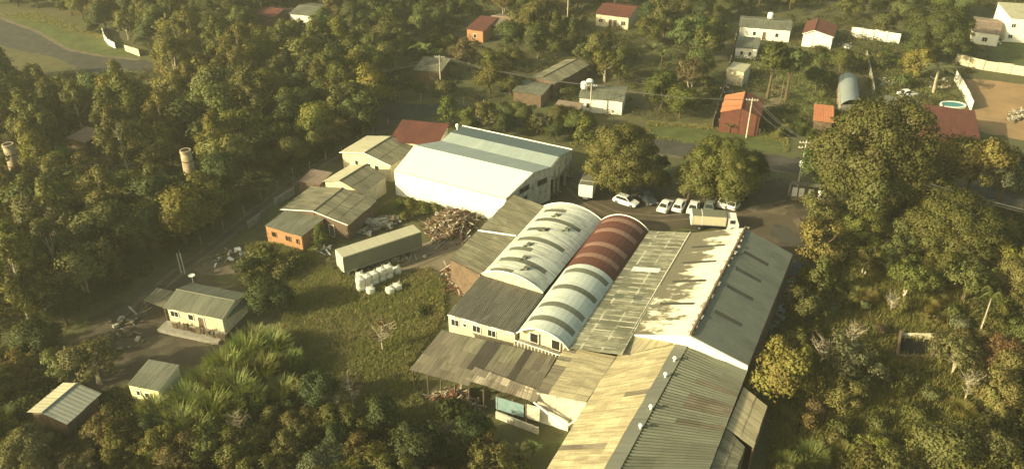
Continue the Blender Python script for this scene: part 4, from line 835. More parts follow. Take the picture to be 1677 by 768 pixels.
# pool and garden shed ring
p = P(1560, 174); t = thing('swimming_pool', 'small oval turquoise swimming pool behind the dark red barn', 'swimming pool', p)
k = 20; ring = [(p[0] + 2.3 * math.cos(2 * math.pi * i / k), p[1] + 1.5 * math.sin(2 * math.pi * i / k)) for i in range(k)]; ro = [(p[0] + 2.6 * math.cos(2 * math.pi * i / k), p[1] + 1.8 * math.sin(2 * math.pi * i / k)) for i in range(k)]
mk('water', [(x, y, .32) for x, y in ring], [list(range(k))], M['pool'], t)
mk('rim', [(x, y, .42) for x, y in ring] + [(x, y, .42) for x, y in ro] + [(x, y, 0) for x, y in ro] + [(x, y, .1) for x, y in ring], [(i, (i + 1) % k, k + (i + 1) % k, k + i) for i in range(k)] + [(k + i, k + (i + 1) % k, 2 * k + (i + 1) % k, 2 * k + i) for i in range(k)] + [(i, (i + 1) % k, 3 * k + (i + 1) % k, 3 * k + i) for i in range(k)], M['white_trim'], t)
# ruined pit
t = thing('ruined_pit', 'roofless dark brick pit with a pale back wall in the right hand scrub', 'ruin', P(1497, 580)); q = [P(1467, 588), P(1522, 590), P(1532, 556), P(1472, 552)]
foot(*q)
wall(t, [q[2], q[3]], [.9, .6], 0, M['cream_wall'], .3); wall(t, [q[3], q[0]], [1.2, .8], 0, M['brown_wall'], .3); wall(t, [q[0], q[1]], [.7, .6], 0, M['brown_wall'], .3); wall(t, [q[1], q[2]], [.8, 1.4], 0, M['brown_wall'], .3)
mk('pit_floor', [v + (0, 0, .03) for v in q], [(0, 1, 2, 3)], M['dark'], t)

# ------------------------------------------------------------------ poles and cables
def pole(q, h, label, arms=1, extra=None, wood=False, rad=.16):
    p = P(*q); t = thing('utility_pole', label, 'pole', p)
    MB().tube([p, p + (0, 0, h)], [rad, rad * .65], 8).build('post', M['wood'] if wood else M['pole_conc'], t)
    for k in range(arms):
        z = h - .4 - k * .9; MB().box(p + (0, 0, z), (2.2, .12, .12), -.15).build('crossarm', M['pole_conc'], t)
        for dx in (-1, -.5, .5, 1): MB().lathe([(.05, 0), (.07, .1), (.04, .2)], p + (dx, -.15 * dx, z + .06), 6).build('insulator', M['white_trim'], t)
    if extra:
        c = p + (.0, -.35, h * .52); MB().lathe([(.4, -.5), (.55, -.4), (.55, .4), (.4, .5)], c, 12).build('transformer', M['white_trim'], t)
    return p + (0, 0, h)
tops = [pole((722, 146), 7.5, 'leaning pale pole at the junction beyond the red roofed shed'),
        pole((966, 192), 7, 'pale cross shaped pole before the grey green roofed house'),
        pole((1222, 226), 8, 'pale pole in front of the red walled house'),
        pole((1306, 306), 8.5, 'pole with two crossarms and white transformer above the meter cabin', 2, True)]
pole((929, 42), 9, 'tall bright pole near the top edge', 0); pole((297, 446), 3.2, 'left of two short pale posts by the track above the long house', 0, rad=.1); pole((303, 448), 3.4, 'right of two short pale posts by the track above the long house', 0, rad=.1)
pole((1276, 178), 6, 'thin pole at the end of the pale footpath', 0, wood=True, rad=.12)
left = P(560, 120, 8); right = P(1750, 360, 9); ch = [left] + tops + [right]
for k, off in enumerate((-1, .5, 1)):
    m = MB()
    for a, b in zip(ch[:-1], ch[1:]):
        m.tube([a + (b - a) * s_ + (off, -.15 * off, -.3 - 3.2 * s_ * (1 - s_)) for s_ in np.linspace(0, 1, 10)], .035, 3)
    tag(m.build('power_cable', M['cable'], loc=tuple(ch[1])), ('front', 'middle', 'rear')[k] + ' power cable strung between the poles above the street', 'cable', 'power cables over the street')
t0 = P(366, 150, 9)
m = MB()
for a, b in ((P(150, 35, 8), P(240, 62, 8)), (P(240, 62, 8), P(420, 110, 8))): m.tube([a + (b - a) * s_ + (0, 0, -2 * s_ * (1 - s_)) for s_ in np.linspace(0, 1, 8)], .03, 3)
tag(m.build('power_cable', M['cable'], loc=tuple(P(240, 62, 8))), 'thin cable crossing above the bend of the top left road', 'cable')

# ------------------------------------------------------------------ trees
def leaf_quads(cen, nrm, size, asp=1.5):
    n = len(cen); up = rng.normal(size=(n, 3)); t1 = np.cross(nrm, up); t1 /= np.linalg.norm(t1, axis=1)[:, None] + 1e-9; t2 = np.cross(nrm, t1)
    s = size[:, None]; a = t1 * s * asp * .5; b = t2 * s * .5
    bend = nrm * s * .18
    V = np.stack([cen - a - bend, cen - b + bend, cen + a - bend, cen + b + bend], 1).reshape(-1, 3); return V
def raw_mesh(name, V, k=4, mat=None, nrm=None):
    me = bpy.data.meshes.new(name); nf = len(V) // k; me.vertices.add(len(V)); me.vertices.foreach_set('co', V.astype(np.float32).ravel())
    me.loops.add(nf * k); me.loops.foreach_set('vertex_index', np.arange(nf * k, dtype=np.int32)); me.polygons.add(nf)
    me.polygons.foreach_set('loop_start', np.arange(0, nf * k, k, dtype=np.int32)); me.polygons.foreach_set('loop_total', np.full(nf, k, dtype=np.int32)); me.update(calc_edges=True)
    if mat: me.materials.append(mat)
    if nrm is not None:
        me.polygons.foreach_set('use_smooth', np.ones(nf, bool)); me.normals_split_custom_set_from_vertices(np.repeat(nrm, k, 0).tolist())
    return me
def crown_pts(clumps, per, size, asp, droop=0., shell=.75):
    C, Nn, Sz, Sm = [], [], [], []; allc = np.array([c[:3] for c in clumps]); mid = allc.mean(0)
    for c in clumps:
        r = np.array(c[3:6]); k = int(per * (r.prod() ** (2 / 3))) + 8; d = rng.normal(size=(k, 3)); d /= np.linalg.norm(d, axis=1)[:, None]
        d[:, 2] = np.where(d[:, 2] < -.35, -d[:, 2] * .6, d[:, 2]); rad = shell + (1.06 - shell) * rng.random(k) ** .6
        p = np.array(c[:3]) + d * r * rad[:, None] * (1 + .16 * rng.normal(size=(k, 1)))
        out = (p - mid) / (np.linalg.norm(p - mid, axis=1)[:, None] + 1e-6)
        nn = d * .6 + out * .25 + rng.normal(size=(k, 3)) * .42
        nn[:, 2] -= droop; nn /= np.linalg.norm(nn, axis=1)[:, None]
        sm = d * .62 + out * .4 + nn * .35; sm[:, 2] += .12; sm /= np.linalg.norm(sm, axis=1)[:, None]
        C.append(p); Nn.append(nn); Sm.append(sm); Sz.append(size * rng.uniform(.55, 1.4, k))
    Nn = np.concatenate(Nn); Sm = np.concatenate(Sm); f = np.sign((Nn * Sm).sum(1))[:, None]; f[f == 0] = 1
    return leaf_quads(np.concatenate(C), Nn * f, np.concatenate(Sz), asp), Sm
def limbs(h0, clumps, r0, k=7, pale=False, lean=.3, trunks=1):
    m = MB()
    for q in range(trunks):
        bx, by = (rng.normal(0, .35, 2) if trunks > 1 else (0, 0)); tx, ty = rng.normal(0, lean, 2)
        top = np.array([tx * 2, ty * 2, h0]); m.tube([(bx, by, -.1), (bx + tx * .5, by + ty * .5, h0 * .4), (bx + tx * 1.2, by + ty * 1.2, h0 * .75), tuple(top)], [r0 * 1.25, r0, r0 * .75, r0 * .5], 7)
    idx = rng.permutation(len(clumps))[:k]
    for i in idx:
        c = np.array(clumps[i][:3]); s_ = np.array([0, 0, min(h0, max(.3 * h0, c[2] * .6))]); mid = (s_ + c) / 2 + rng.normal(0, .3, 3); m.tube([s_, mid, c], [r0 * .5, r0 * .32, r0 * .12], 5)
    return m
VAR = {}
def add_var(kind, cv, tm, R_, H_, bark):
    me = raw_mesh('crown', cv[0], 4, M['leaf'], cv[1]) if isinstance(cv, tuple) else raw_mesh('crown', cv, 4, M['leaf'])
    tme = bpy.data.meshes.new('trunk'); tme.from_pydata(tm.V, [], tm.F); tme.materials.append(M[bark]); VAR.setdefault(kind, []).append((me, tme, R_, H_))
def ell(n, R_, z0, z1, cr, flat=.8, hole=.45):
    out = []; nb = max(4, n // 6); lobes = []
    for i in range(nb):
        a = rng.uniform(0, 6.28); u = rng.uniform(-.75, 1); q = math.sqrt(max(0, 1 - u * u)); k = rng.uniform(.45, .85); lobes.append(np.array([q * math.cos(a), q * math.sin(a), u]) * k)
    for i in range(n):
        if rng.random() < .68:
            d = lobes[rng.integers(nb)] + rng.normal(0, .17, 3); m_ = np.linalg.norm(d); d = d / m_ * min(m_, 1.08)
        else:
            d = rng.normal(size=3); d = d / np.linalg.norm(d) * rng.uniform(hole, .95)
        s_ = rng.choice([.55, .75, 1., 1.3]) * rng.uniform(.85, 1.15); zc = (z0 + z1) / 2
        out.append((d[0] * (R_ - cr * .7), d[1] * (R_ - cr * .7), zc + d[2] * ((z1 - z0) / 2 - cr * flat * .7), cr * s_, cr * s_, cr * flat * s_))
    return out
def build_variants():
    for v in range(5):                               # round dense broadleaf
        cl = ell(44, 4., .8, 8., 1.15); add_var('broad', crown_pts(cl, 185, .225, 1.5), limbs(3.2, cl, .22, 9), 4., 7.6, 'bark')
    for v in range(4):                               # light airy spreading
        cl = ell(56, 4.2, 1.4, 8., .9, .75, .2); add_var('airy', crown_pts(cl, 105, .21, 1.8, shell=.4), limbs(4.2, cl, .15, 16, trunks=2), 4., 8., 'bark_pale' if v % 2 else 'bark')
    for v in range(5):                               # tall eucalyptus
        cl = []
        for i in range(44):
            u = (i + .5) / 44; z = 3.2 + 9.6 * u; R_ = 3.1 * math.sin(math.pi * min(1, .22 + u * .74)) ** .8 + .2; a = rng.uniform(0, 6.28); s_ = rng.uniform(.7, 1.2); q_ = rng.uniform(.45, 1)
            cl.append((R_ * math.cos(a) * q_, R_ * math.sin(a) * q_, z, .95 * s_, .95 * s_, 1.4 * s_))
        add_var('gum', crown_pts(cl, 100, .22, 2.0, .25, .4), limbs(11.0, cl, .17, 14, lean=.25), 3.7, 14.2, 'bark_pale')
    for v in range(2):                               # very large dense crown
        cl = ell(190, 8.8, .8, 14., 1.5, .85, .6); add_var('giant', crown_pts(cl, 190, .22, 1.5), limbs(6, cl, .45, 18, trunks=2), 8.5, 14., 'bark')
    for v in range(2):                               # high crown on a bare trunk
        cl = ell(34, 3., 4.6, 10., 1.0, .9); add_var('high', crown_pts(cl, 110, .27, 1.5), limbs(6.5, cl, .2, 9), 3., 10., 'bark')
    for v in range(4):
        cl = ell(16, 2.1, -.1, 3., .8, .8, .2); add_var('bush', crown_pts(cl, 110, .24, 1.5), limbs(1.2, cl, .07, 6, trunks=2), 2., 3., 'bark')
    for v in range(3):                               # conical
        cl = []
        for i in range(22):
            u = (i + .5) / 22; a = rng.uniform(0, 6.28); R_ = 1.9 * (1 - u) + .25; cl.append((R_ * .75 * math.cos(a), R_ * .75 * math.sin(a), 1.2 + 6.3 * u, .65 + .35 * (1 - u), .65 + .35 * (1 - u), .8))
        add_var('cone', crown_pts(cl, 80, .25, 1.6), limbs(6, cl, .12, 6), 2.1, 8., 'bark')
    for v in range(3):                               # leafless, with thin twigs
        m = MB(); m.tube([(0, 0, -.1), (.1, .1, 2), (.2, 0, 4)], [.16, .12, .08], 6); V = []
        for i in range(26):
            a = rng.uniform(0, 6.28); z = rng.uniform(1.3, 4); l = rng.uniform(1.2, 2.8); e = np.array([math.cos(a) * l * .8, math.sin(a) * l * .8, z + l]); s_ = np.array([.1, 0, z]); mm = (s_ + e) / 2 + rng.normal(0, .2, 3); m.tube([s_, mm, e], [.06, .04, .015], 4)
            for j in range(3): m.tube([mm, mm + (rng.normal(0, .7), rng.normal(0, .7), rng.uniform(.3, 1.1))], [.03, .01], 3)
        cl = ell(20, 2.4, 2.2, 6.4, .5, .8, .2); add_var('bare', crown_pts(cl, 14, .2, 2., shell=.2), m, 2.5, 6.5, 'bark_pale')
    for v in range(3):                               # tall cane or grass clump
        n = 1100; a = rng.uniform(0, 6.28, n); r0 = rng.random(n) ** .5 * 1.5; base = np.stack([r0 * np.cos(a), r0 * np.sin(a), rng.random(n) * 1.2], 1); out = np.stack([np.cos(a), np.sin(a), 0 * a], 1)
        hh = rng.uniform(1.2, 2.6, n); lean_ = rng.uniform(.2, 1.0, n); side = np.stack([-np.sin(a), np.cos(a), 0 * a], 1) * .034
        mid = base + out * (lean_ * .35)[:, None]; mid[:, 2] += hh * .62; tip = base + out * lean_[:, None] * 1.1; tip[:, 2] += hh * .85
        V = np.concatenate([np.stack([base - side, base + side, mid + side * 1.3, mid - side * 1.3], 1), np.stack([mid - side * 1.3, mid + side * 1.3, tip + side * .2, tip - side * .2], 1)]).reshape(-1, 3)
        m = MB(); [m.tube([(x, y, 0), (x * 1.2, y * 1.2, 1.8)], [.04, .02], 4) for x, y in rng.normal(0, .5, (7, 2))]; add_var('cane', V, m, 2.2, 3.6, 'bark')
    for v in range(2):                               # banana
        V = []; m = MB()
        for (bx, by) in ((0., 0.),):
            hh = rng.uniform(1.6, 2.6); m.tube([(bx, by, 0), (bx, by, hh)], [.14, .09], 6)
            for i in range(13):
                a = i * 2.4 + rng.uniform(0, .5); o = np.array([math.cos(a), math.sin(a), 0]); s_ = np.array([-o[1], o[0], 0]); pr = None; L_ = rng.uniform(1.4, 2.3)
                for k in range(5):
                    u = k / 4; c = np.array([bx, by, hh]) + o * L_ * u + np.array([0, 0, 1.1 * math.sin(u * 2.3)]); wd = .28 * math.sin(math.pi * (u * .9 + .08))
                    if pr is not None: V += [pr[0], pr[1], c + s_ * wd, c - s_ * wd]
                    pr = (c - s_ * wd, c + s_ * wd)
        add_var('banana', np.array(V), m, 2.2, 3.8, 'bark')
    for v in range(2):                               # palm
        V = []; m = MB(); m.tube([(0, 0, 0), (.2, 0, 3.5), (.3, .1, 6.5)], [.24, .17, .15], 8)
        for i in range(22):
            a = i * 2.4; o = np.array([math.cos(a), math.sin(a), 0]); s_ = np.array([-o[1], o[0], 0]); up = rng.uniform(.2, 1.5)
            for k in range(14):
                u = k / 13; c = np.array([.3, .1, 6.5]) + o * 2.3 * u + np.array([0, 0, up * math.sin(u * 2.6) - u * u * (1.6 - up)])
                for sg in (-1, 1):
                    e = c + s_ * sg * .55 * math.sin(math.pi * (.15 + .8 * u)) + o * .2 - np.array([0, 0, .25]); V += [c - o * .07, c + o * .07, e + o * .03, e - o * .03]
        add_var('palm', np.array(V), m, 2.5, 8., 'bark_pale')
build_variants()
PAL = {'deep': (.058, .078, .020), 'green': (.090, .110, .027), 'olive': (.128, .132, .034), 'yolive': (.165, .156, .038), 'brown': (.140, .122, .044), 'russet': (.135, .085, .042), 'greyg': (.125, .136, .058), 'fresh': (.122, .142, .034), 'bare': (.20, .175, .10), 'light': (.160, .190, .048), 'red': (.32, .05, .05)}
WORD = {'deep': 'dark green', 'green': 'mid green', 'olive': 'olive green', 'yolive': 'yellow olive', 'brown': 'brownish', 'russet': 'russet brown', 'greyg': 'grey green', 'fresh': 'fresh green', 'bare': 'pale', 'light': 'light green', 'red': 'red flowering'}
KW = {'high': ('high_crowned_tree', 'high crowned tree', 'tree'), 'broad': ('round_tree', 'round tree', 'tree'), 'airy': ('open_tree', 'loose tree', 'tree'), 'gum': ('eucalyptus_tree', 'eucalyptus', 'tree'), 'giant': ('giant_tree', 'huge tree', 'tree'),
      'bush': ('shrub', 'bushy shrub', 'shrub'), 'cone': ('conical_tree', 'pointed tree', 'tree'), 'bare': ('bare_tree', 'leafless tree', 'tree'), 'cane': ('cane_clump', 'cane clump', 'plant'), 'banana': ('banana_plant', 'banana plant', 'plant'), 'palm': ('palm_tree', 'palm', 'palm')}
TREES = []; COUNT = {}; PL = []
def plant(kind, x, y, h, r, pal, label, group=None, uniq=False):
    me, tm, R0, H0 = random.choice(VAR[kind]); nm, _, cat = KW[kind]
    t = thing(nm, label, cat, (x, y, 0), group)
    c = PAL[pal]; j = random.uniform(.8, 1.22); hj = random.uniform(-.12, .12); col = (c[0] * j * (1 + hj), c[1] * j, c[2] * j * random.uniform(.8, 1.3), 1)
    for nm_, m_ in (('trunk' if kind not in ('bush', 'cane', 'banana') else 'stem', tm), ('crown' if kind not in ('cane', 'banana', 'palm') else 'leaves', me)):
        o = bpy.data.objects.new(nm_, m_); COL.objects.link(o); o.parent = t; o.color = col
    t.rotation_euler = (0, 0, random.uniform(0, 6.28)); s_ = r / R0; t.scale = (s_, s_ * random.uniform(.9, 1.1), h / H0)
    PL.append((t, kind, pal, uniq)); TREES.append((x, y, r)); COUNT[kind] = COUNT.get(kind, 0) + 1
HR = {'broad': 1.85, 'airy': 1.9, 'gum': 3.5, 'giant': 1.6, 'bush': 1.5, 'cone': 3.6, 'high': 3.1, 'bare': 2.6, 'cane': 1.6, 'banana': 1.7, 'palm': 3.2}
def T_(cx, cy, rpx, kind, pal, where, hr=1.):
    """a tree seen in the photograph, its crown centre and crown radius in photo pixels"""
    r = rpx / scale_at(cy + rpx); h = r * HR[kind] * hr; zc = h * {'palm': .85, 'high': .72, 'giant': .5, 'broad': .54}.get(kind, .56)
    p = P(cx, cy, zc); sw = 'small ' if r < 2.2 and kind in ('broad', 'airy') else ('large ' if r > 5.2 and kind != 'giant' else '')
    plant(kind, p[0], p[1], h, r, pal, f'{sw}{WORD[pal]} {KW[kind][1]} {where}', 'single ' + KW[kind][1] + 's', True)
def hand_trees():
    for a in [
        (1430, 256, 100, 'giant', 'olive', 'spreading right of the transformer pole', 1.15), (1440, 335, 50, 'broad', 'olive', 'in front of the huge tree', 1.1), (1490, 295, 72, 'giant', 'olive', 'right part of the mass beside the red barn', 1.),
        (1352, 275, 46, 'broad', 'green', 'at the left flank of the huge tree'), (1020, 266, 66, 'giant', 'olive', 'over the street behind the small white truck', 1.15), (1183, 283, 72, 'giant', 'olive', 'shading the row of parked cars', .9),
        (1130, 298, 34, 'broad', 'olive', 'overhanging the left cars of the row', 1.), (1084, 296, 20, 'broad', 'brown', 'between the two street trees', 1.1), (1230, 275, 30, 'broad', 'green', 'at the right of the tree over the cars'),
        (1283, 612, 58, 'broad', 'yolive', 'touching the right flank of the ribbed shed', 1.12), (1345, 400, 44, 'airy', 'yolive', 'with pale forked trunk at the car park edge', 1.3), (1340, 340, 34, 'airy', 'yolive', 'just below the meter cabin', 1.2),
        (1565, 375, 92, 'giant', 'olive', 'in the middle of the right hand wood', .8), (1600, 270, 56, 'broad', 'yolive', 'below the sand lot', 1.1), (1650, 285, 44, 'broad', 'greyg', 'at the right edge below the sand lot', 1.1), (1530, 330, 40, 'broad', 'olive', 'right of the huge tree'),
        (1452, 385, 27, 'broad', 'olive', 'standing alone with pale trunk in the small clearing'), (1490, 450, 44, 'airy', 'olive', 'above the ruined pit'), (1590, 450, 50, 'airy', 'olive', 'above right of the ruined pit'), (1660, 430, 36, 'broad', 'yolive', 'at the right edge beside the dark path'),
        (1400, 590, 55, 'airy', 'greyg', 'left of the ruined pit'), (1400, 545, 22, 'bare', 'bare', 'left of the ruined pit'), (1320, 500, 38, 'airy', 'olive', 'beside the grey slope'), (1345, 450, 24, 'cone', 'yolive', 'beside the grey slope', 1.), (1570, 580, 44, 'airy', 'greyg', 'right of the ruined pit'), (1590, 630, 26, 'bare', 'bare', 'below right of the ruined pit'),
        (1640, 580, 38, 'broad', 'russet', 'near the right edge below the tall palm'), (1640, 650, 46, 'broad', 'yolive', 'near the lower right corner'), (1540, 735, 66, 'broad', 'olive', 'at the lower edge near the right corner', .8), (1640, 740, 44, 'broad', 'brown', 'in the lower right corner'),
        (1628, 482, 16, 'palm', 'green', 'by the dark path at the right edge', 1.8), (1268, 92, 30, 'high', 'green', 'left one of the pair with tall trunks in the back garden', 1.), (1298, 100, 28, 'high', 'green', 'right one of the pair with tall trunks in the back garden', 1.),
        (1450, 40, 26, 'broad', 'olive', 'behind the white garden wall'), (1480, 130, 18, 'bush', 'green', 'between lawn and flat grey roof'), (1340, 130, 22, 'broad', 'green', 'in the dark back garden left of the arched canopy'), (1385, 100, 14, 'bush', 'fresh', 'at the far end of the arched canopy'), (1130, 60, 36, 'broad', 'green', 'in the gardens left of the long wall'), (1130, 120, 34, 'airy', 'brown', 'above the street verge'), (1090, 30, 34, 'broad', 'olive', 'near the top edge beyond the red tiled house'), (880, 30, 36, 'broad', 'olive', 'left of the tall bright pole'), (840, 60, 30, 'broad', 'green', 'below the brown tiled roof'), (640, 60, 34, 'broad', 'olive', 'at the top middle of the wood'), (1633, 527, 9, 'bush', 'red', 'at the foot of the tall palm'), (1500, 105, 30, 'broad', 'yolive', 'over the garden furniture beside the lawn', 1.), (1540, 58, 60, 'giant', 'green', 'left of the pinkish roofed house', .9), (1540, 110, 26, 'palm', 'greyg', 'above the pool lawn', .6),
        (445, 488, 46, 'broad', 'deep', 'round and alone beside the trailer field', .75), (485, 425, 22, 'bush', 'green', 'between brick hut and trailer field'), (525, 385, 16, 'cone', 'fresh', 'at the right corner of the brick hut', .8), (430, 420, 28, 'bush', 'olive', 'below the brick hut'), (400, 440, 26, 'bush', 'green', 'right of the long house'),
        (680, 735, 58, 'broad', 'deep', 'at the lower edge below the open shed', .8), (770, 700, 44, 'broad', 'deep', 'in front of the open shed', .8), (740, 668, 26, 'bush', 'green', 'against the posts of the open shed'), (600, 770, 44, 'broad', 'olive', 'at the lower edge left of centre', .8), (625, 545, 26, 'bare', 'russet', 'alone in the middle of the meadow'), (690, 505, 14, 'bush', 'olive', 'in the meadow near the dark roofed block'), (575, 640, 24, 'bare', 'russet', 'at the lower end of the meadow'), (530, 770, 46, 'broad', 'greyg', 'at the lower edge under the meadow', .8),
        (850, 742, 24, 'banana', 'fresh', 'left one in front of the collapsed wall'), (873, 735, 20, 'banana', 'fresh', 'right one in front of the collapsed wall'), (1068, 82, 22, 'banana', 'fresh', 'in the garden beyond the street'), (1085, 90, 18, 'banana', 'green', 'right of the other garden banana'), (690, 85, 24, 'banana', 'fresh', 'beside the long mossy roof'), (715, 90, 18, 'banana', 'fresh', 'above the long mossy roof'), (1195, 208, 12, 'banana', 'fresh', 'at the corner of the red walled house'),
        (450, 256, 24, 'broad', 'yolive', 'hiding the short pale chimney', 1.), (425, 262, 26, 'broad', 'brown', 'left of the short pale chimney', 1.), (480, 245, 30, 'broad', 'yolive', 'right of the short pale chimney', 1.), (325, 318, 30, 'broad', 'yolive', 'right at the foot of the tall kiln chimney', 1.), (285, 312, 28, 'gum', 'olive', 'left at the foot of the tall kiln chimney', .6), (30, 300, 34, 'broad', 'brown', 'at the foot of the left edge chimney', .9), (130, 10, 24, 'broad', 'olive', 'first beyond the grass verge at the top left'), (168, 26, 24, 'broad', 'green', 'second beyond the grass verge at the top left'), (92, -4, 22, 'broad', 'green', 'at the very top left beyond the verge'), (205, 40, 24, 'airy', 'olive', 'behind the broken white road wall'), (240, 55, 26, 'broad', 'green', 'above the short cream wall piece'), (150, 40, 16, 'bush', 'green', 'on the verge at the top left'), (55, -8, 22, 'broad', 'olive', 'near the top left corner'), (268, 76, 24, 'airy', 'olive', 'at the inside of the road bend'), (765, 190, 20, 'broad', 'olive', 'first in the row behind the teal roof'), (795, 182, 22, 'airy', 'olive', 'second in the row behind the teal roof'), (825, 188, 22, 'broad', 'green', 'third in the row behind the teal roof'), (858, 186, 24, 'broad', 'olive', 'fourth in the row behind the teal roof'), (890, 196, 24, 'airy', 'greyg', 'fifth in the row behind the teal roof'), (922, 196, 26, 'broad', 'olive', 'sixth in the row behind the teal roof'), (955, 200, 26, 'broad', 'green', 'seventh in the row behind the teal roof'), (1082, 270, 18, 'broad', 'deep', 'dark one between the two street trees'), (1060, 285, 16, 'bush', 'deep', 'at the left street tree foot'), (655, 332, 13, 'bush', 'green', 'first against the white shed wall'), (676, 333, 14, 'bush', 'olive', 'second against the white shed wall'), (698, 338, 14, 'bush', 'green', 'third against the white shed wall'), (716, 342, 12, 'bush', 'yolive', 'fourth against the white shed wall'), (665, 352, 12, 'bush', 'olive', 'behind the trailer roof'), (460, 440, 24, 'bush', 'olive', 'above the lone round dark tree'), (415, 455, 20, 'bush', 'green', 'right of the satellite dish house'), (165, 122, 17, 'palm', 'greyg', 'beside the bend of the top left road', .9), (197, 150, 20, 'cone', 'olive', 'standing above the wood by the bend', 1.6), (150, 592, 52, 'airy', 'brown', 'behind the metal roofed hut', .9), (60, 560, 46, 'broad', 'deep', 'at the left edge behind the metal roofed hut', .9), (60, 730, 52, 'broad', 'brown', 'in the lower left corner', .75), (170, 700, 42, 'airy', 'brown', 'right of the metal roofed hut', .9),
        (20, 485, 48, 'broad', 'olive', 'at the left edge halfway down', .9), (100, 500, 44, 'broad', 'deep', 'beside the dark bare yard', .9), (300, 745, 46, 'airy', 'brown', 'at the lower edge left of the cane', .9), (390, 735, 46, 'airy', 'olive', 'at the lower edge below the cane', .9), (390, 690, 24, 'bare', 'bare', 'below the cane'), (490, 690, 34, 'airy', 'brown', 'at the foot of the meadow', .8), (240, 700, 34, 'broad', 'deep', 'below the yellow walled hut', .8),
        (735, 180, 22, 'cone', 'fresh', 'in front of the clearing beyond the red roofed shed', .7), (800, 195, 26, 'airy', 'olive', 'behind the teal roof', .9), (880, 200, 28, 'gum', 'olive', 'with white trunk behind the teal roof', .35), (830, 205, 22, 'broad', 'deep', 'behind the teal ridge'), (940, 205, 26, 'broad', 'green', 'behind the right end of the teal roof'), (545, 215, 30, 'airy', 'brown', 'beside the track behind the cream gabled house', 1.1), (960, 215, 20, 'cone', 'olive', 'near the right end of the teal roof', .8),
        (910, 215, 20, 'broad', 'deep', 'right behind the teal roof end'), (770, 205, 18, 'broad', 'green', 'at the left behind the teal ridge'), (590, 180, 44, 'broad', 'green', 'at the top of the dirt track'), (520, 200, 40, 'broad', 'yolive', 'left of the dirt track top'), (640, 140, 26, 'airy', 'deep', 'above the street junction'),
        (1430, 760, 30, 'bush', 'yolive', 'at the lower edge of the right hand scrub'), (1330, 745, 30, 'cane', 'fresh', 'at the lower right of the side lean to'), (1290, 760, 26, 'cane', 'green', 'at the lower edge right of the sheds'), (1480, 500, 12, 'cone', 'yolive', 'bright in the right hand scrub', 1.), (1312, 455, 12, 'cone', 'yolive', 'right of the dark blue car')]: T_(*a)
    for k, (cx, cy, r) in enumerate([(330, 625, 30), (365, 600, 34), (400, 575, 34), (440, 565, 32), (425, 605, 34), (385, 635, 34), (345, 665, 34), (300, 650, 28), (450, 600, 26), (290, 690, 32), (410, 650, 28), (460, 635, 24), (262, 700, 28), (320, 700, 30), (375, 670, 28), (310, 660, 30), (355, 630, 30), (470, 590, 26), (250, 665, 24), (415, 555, 28), (395, 610, 30)]):
        T_(cx, cy, r * 1.15, 'cane', 'light' if k % 4 else 'fresh', 'in the thicket beside the meadow', 1.)
hand_trees()
def inpoly(p, poly):
    x, y = p; c = False; j = len(poly) - 1
    for i in range(len(poly)):
        if (poly[i][1] > y) != (poly[j][1] > y) and x < (poly[j][0] - poly[i][0]) * (y - poly[i][1]) / (poly[j][1] - poly[i][1]) + poly[i][0]: c = not c
        j = i
    return c
def clear(x, y, marg):
    for f in FOOT:
        if inpoly((x, y), f): return False
        if marg > 0:
            for i in range(len(f)):
                a, b = f[i], f[(i + 1) % len(f)]; ab = b - a; u = max(0, min(1, ((np.array([x, y]) - a) @ ab) / (ab @ ab + 1e-9)))
                if np.linalg.norm(a + ab * u - (x, y)) < marg: return False
    return True
# front clearances: a tree here would stand in front of something the photograph shows
VIEW = [[(540, 225), (760, 200), (945, 230), (950, 330), (640, 345)], [(425, 300), (640, 290), (640, 420), (425, 425)], [(225, 455), (410, 470), (400, 580), (225, 580)], [(200, 585), (300, 585), (300, 665), (200, 665)], [(40, 620), (150, 620), (150, 695), (40, 695)], [(1175, 140), (1255, 145), (1255, 225), (1170, 220)],
        [(940, 130), (1035, 135), (1030, 172), (940, 172)], [(865, 90), (940, 92), (910, 140), (865, 140)], [(1200, 20), (1310, 25), (1310, 95), (1195, 95)], [(755, 22), (835, 20), (835, 62), (755, 62)], [(968, 5), (1048, 5), (1045, 48), (968, 45)], [(1370, 118), (1412, 118), (1412, 170), (1370, 170)], [(1310, 28), (1480, 38), (1480, 80), (1310, 70)], [(1590, 25), (1677, 5), (1677, 130), (1590, 70)], [(1540, 95), (1677, 110), (1677, 225), (1560, 190)],
        [(1185, 98), (1230, 100), (1225, 140), (1185, 140)], [(0, 15), (60, 40), (120, 75), (250, 92), (250, 125), (100, 115), (0, 85)], [(165, 42), (235, 75), (230, 100), (170, 70)], [(675, 97), (728, 97), (725, 122), (675, 122)], [(290, 238), (325, 238), (325, 296), (290, 296)], [(0, 228), (26, 228), (26, 272), (0, 272)], [(440, 218), (462, 218), (462, 242), (440, 242)], [(1440, 150), (1520, 160), (1510, 200), (1440, 190)], [(1515, 170), (1612, 185), (1560, 230), (1515, 225)],
        [(650, 165), (740, 160), (735, 215), (650, 200)], [(1085, 228), (1120, 232), (1120, 262), (1085, 262)], [(1460, 530), (1540, 535), (1540, 600), (1460, 600)], [(418, 5), (520, 2), (520, 32), (418, 32)], [(950, 295), (1240, 295), (1340, 330), (1290, 430), (1220, 365), (1060, 370), (900, 330)], [(1290, 240), (1355, 240), (1355, 330), (1290, 330)], [(100, 200), (165, 200), (165, 238), (100, 238)], [(1370, 120), (1560, 100), (1560, 165), (1440, 160)], [(1035, 70), (1100, 70), (1100, 110), (1035, 110)], [(1240, 55), (1330, 55), (1330, 190), (1250, 190)],
        [(700, 320), (1300, 380), (1260, 768), (890, 768), (860, 700), (670, 640)]]
